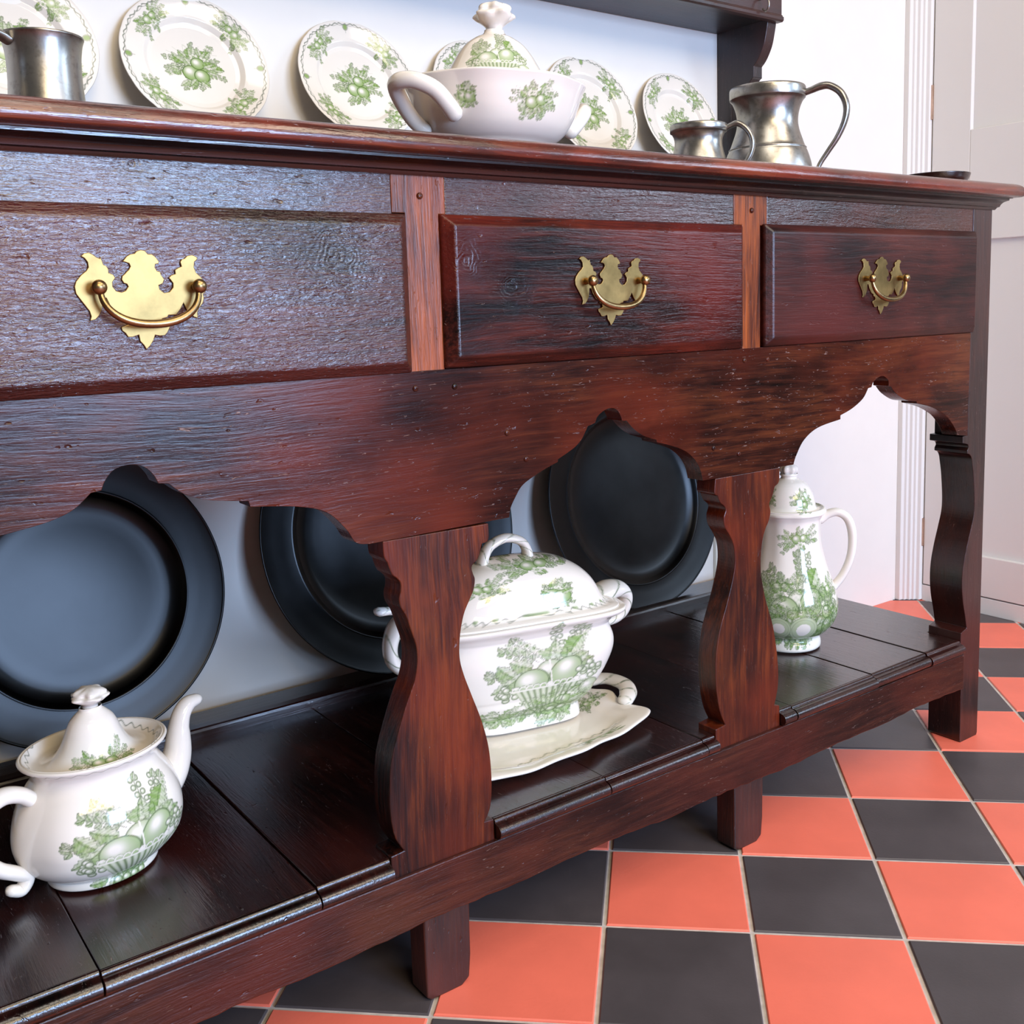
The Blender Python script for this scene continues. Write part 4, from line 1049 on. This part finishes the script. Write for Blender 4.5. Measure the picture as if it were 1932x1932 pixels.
def sauce_tureen():
    ang = R_(4); C = (.2330, .150)
    sd = tag(empty('tureen_stand', (*C, .1612), ang), 'oblong white stand with wavy rim and leafy ends under the covered sauce tureen', 'stand dish')
    def scal(T): return 1 + .020 * np.cos(8 * T) + .012 * np.cos(12 * T)
    def at(T, Z, X, Y, S):
        p = Print(T.shape); top = S < .62
        q = np.maximum(np.abs(X) / .140, np.abs(Y) / .085)
        p.add('s1', (X - .045) / .045, (Y + .089) / .014); p.add('s1', (X - .112) / .026, (Y - .0) / .030); p.add('s1', (X + .112) / .026, (Y - .0) / .030); p.add('s1', (X + .035) / .045, (Y - .071) / -.014)
        w = .072 + .0022 * np.sin(X * 330)
        p.mask(l=np.clip(1 - np.abs(np.abs(Y) - w) / .0010, 0, 1) * (np.abs(X) < .088) * .75)
        p.mask(l=np.clip(1 - np.abs(np.abs(Y) - w - .0018 * np.sin(X * 165)) / .0007, 0, 1) * (np.abs(X) < .088) * .5)
        a, b = p.out(); return a * top, b * top
    rows = [(.0006, .0004, .0050, 2.6), (.085, .060, .0048, 3.2), (.104, .077, .0052, 3.4), (.112, .083, .0078, 3.6), (.122, .088, .0105, 3.6), (.142, .1020, .0130, 3.8), (.1455, .1050, .0122, 3.8), (.144, .1035, .0095, 3.8), (.118, .082, .0060, 3.6), (.094, .054, .0020, 3.2), (.088, .050, 0, 3.2), (.0006, .0004, .0005, 2.6)]
    st = rect_surf('plate', rows, 480, 190, M['china_w'], sd, at)
    v = np.zeros(len(st.data.vertices) * 3, np.float32); st.data.vertices.foreach_get('co', v); v = v.reshape(-1, 3)
    r = np.hypot(v[:, 0] / .145, v[:, 1] / .088); tt = np.arctan2(v[:, 1] / .088, v[:, 0] / .145)
    k = np.clip((r - .75) / .35, 0, 1)
    v[:, :2] *= (1 + k * (.035 * np.cos(8 * tt) + .012 * np.cos(16 * tt)))[:, None]; v[:, 2] += k * .002 * np.cos(8 * tt)
    st.data.vertices.foreach_set('co', v.ravel()); st.data.update()
    def leafy(T, Z, X, Y, S):
        p = Print(T.shape); a = np.abs(np.sin(T * 1 + S * 20 + .6 * np.sin(T * 2))); p.mask(t=np.clip(.35 - a, 0, 1), l=np.clip(1 - a / .20, 0, 1) * .8); return p.out()
    def handle_leaf(parent, pts, rad, name='handle'):
        o = tube(name, pts, rad, M['china_w'], parent, 48, .6, True, 8)
        me = o.data; n = 48; nv = len(me.vertices); rows_ = nv // n
        T = np.repeat(np.linspace(0, 2 * PI, n, endpoint=False)[None], rows_, 0); S = np.repeat(np.linspace(0, 1, rows_)[:, None], n, 1)
        t, l = leafy(T, None, None, None, S)
        a = me.attributes.new('print', 'FLOAT_COLOR', 'POINT'); c = np.zeros((nv, 4), np.float32); c[:, 3] = 1; c[:, 0] = t.ravel(); c[:, 1] = l.ravel(); a.data.foreach_set('color', c.ravel())
        return o
    for sg in (-1, 1):
        handle_leaf(sd, [(sg * .136, -.040, .0140), (sg * .150, -.032, .0190), (sg * .161, -.014, .0225), (sg * .161, .014, .0225), (sg * .150, .032, .0190), (sg * .136, .040, .0140)], [.010, .0115, .0105, .0105, .0115, .010])
    t = tag(empty('sauce_tureen', (.250, .180, .1690), R_(-12)), 'white covered sauce tureen with loop handle and green print, standing on its oblong stand', 'tureen')
    def at1(T, Z, X, Y, S):
        p = Print(T.shape); o = S < .80
        for sg in (-1, 1):
            f = (Y * sg < 0)
            for args in (('k1', (X * sg - .016) / .088, (Z - .076) / .066), ('b1', (X * sg - .030) / .060, (Z - .030) / .035), ('b2', (X * sg + .045) / .05, (Z - .022) / .02)):
                a, b = MO[args[0]].sample(args[1], args[2]); p.t = np.maximum(p.t, a * f); p.l = np.maximum(p.l, b * f)
        for sg in (-1, 1):
            a, b = MO['s1'].sample(Y / .035, (Z - .095) / .03); p.t = np.maximum(p.t, a * (X * sg > .1)); p.l = np.maximum(p.l, b * (X * sg > .1))
        return p.out(.95)
    rows = [(.0006, .0004, .002, 2.6), (.070, .040, .0, 3.2), (.076, .044, .001, 3.2), (.075, .0435, .010, 3.2), (.073, .042, .018, 3.2), (.082, .047, .024, 3.4), (.090, .0525, .034, 3.6), (.0935, .0545, .042, 3.8), (.0970, .0565, .046, 3.8), (.108, .062, .064, 3.8), (.1165, .066, .084, 3.8), (.1175, .0665, .098, 3.8), (.1130, .0645, .112, 3.8), (.1120, .0640, .118, 3.8), (.1180, .0680, .125, 4.0), (.1290, .0755, .1315, 4.2), (.1310, .0770, .1345, 4.2), (.1300, .0765, .1370, 4.2), (.122, .072, .1368, 4.0), (.110, .062, .125, 3.6), (.090, .052, .09, 3.0)]
    rect_surf('body', rows, 520, 230, M['china_w'], t, at1, -.010)
    def at2(T, Z, X, Y, S):
        p = Print(T.shape)
        for sg in (-1, 1):
            f = (Y * sg < 0)
            for args in (('f1', (X * sg - .030) / .040, (Z - .164) / .024), ('s1', (X * sg - .012) / .055, (Z - .196) / .018), ('s2', (X * sg + .060) / .035, (Z - .178) / .02)):
                a, b = MO[args[0]].sample(args[1], args[2]); p.t = np.maximum(p.t, a * f); p.l = np.maximum(p.l, b * f)
        w = .1445 + .0016 * np.sin(T * 46)
        p.mask(l=np.clip(1 - np.abs(Z - w) / .0009, 0, 1) * .7); p.mask(l=np.clip(1 - np.abs(Z - w - .0015 * np.sin(T * 23)) / .0007, 0, 1) * .5, t=np.clip(1 - np.abs(Z - .146) / .003, 0, 1) * np.clip(np.sin(T * 23) * 3 - 1.5, 0, 1) * .8)
        return p.out()
    rows = [(.1230, .0720, .1372, 4.0), (.1230, .0722, .1395, 4.0), (.1180, .0690, .1410, 3.9), (.1100, .0640, .1430, 3.7), (.1040, .0605, .1500, 3.5), (.0990, .0575, .1620, 3.3), (.0910, .0530, .1740, 3.1), (.0780, .0455, .1855, 2.9), (.0600, .0355, .1945, 2.7), (.0400, .0240, .1995, 2.4), (.0180, .0120, .2020, 2.2), (.0004, .0003, .2030, 2.0)]
    lid = rect_surf('lid', rows, 460, 160, M['china_w'], t, at2, -.012)
    handle_leaf(lid, [(-.042, 0, .1960), (-.038, 0, .2080), (-.029, 0, .2190), (-.010, 0, .2255), (.009, 0, .2200), (.017, 0, .2090), (.018, 0, .1980)], [.0120, .0100, .0092, .0090, .0092, .0095, .0120], 'loop_handle')
    for sg in (-1, 1):
        low = [(.112, .136), (.130, .1415), (.146, .1395), (.156, .127), (.159, .110), (.155, .095), (.142, .084), (.126, .080), (.108, .082)]
        tight = [(.112, .137), (.128, .142), (.142, .142), (.151, .135), (.152, .124), (.146, .113), (.136, .106), (.124, .103), (.108, .102)]
        handle_leaf(t, [(sg * x, 0, z) for x, z in (low if sg < 0 else tight)], [.0200, .0205, .0180, .0150, .0140, .0140, .0130, .0115, .0110], 'ear_handle')
    # ladle resting in the lid notch
    ca, sa = math.cos(ang), math.sin(ang)
    ld = tag(empty('sauce_ladle', (.1300, .193, .3080), ang), 'white ladle handle with blue-black strokes sticking out of the sauce tureen, left of the leg', 'ladle')
    handle_leaf(ld, [(-.058, .004, .027), (-.040, .003, .024), (-.018, .002, .014), (-.006, .001, .009)], [.0085, .0072, .0058, .0052], 'handle')
sauce_tureen()
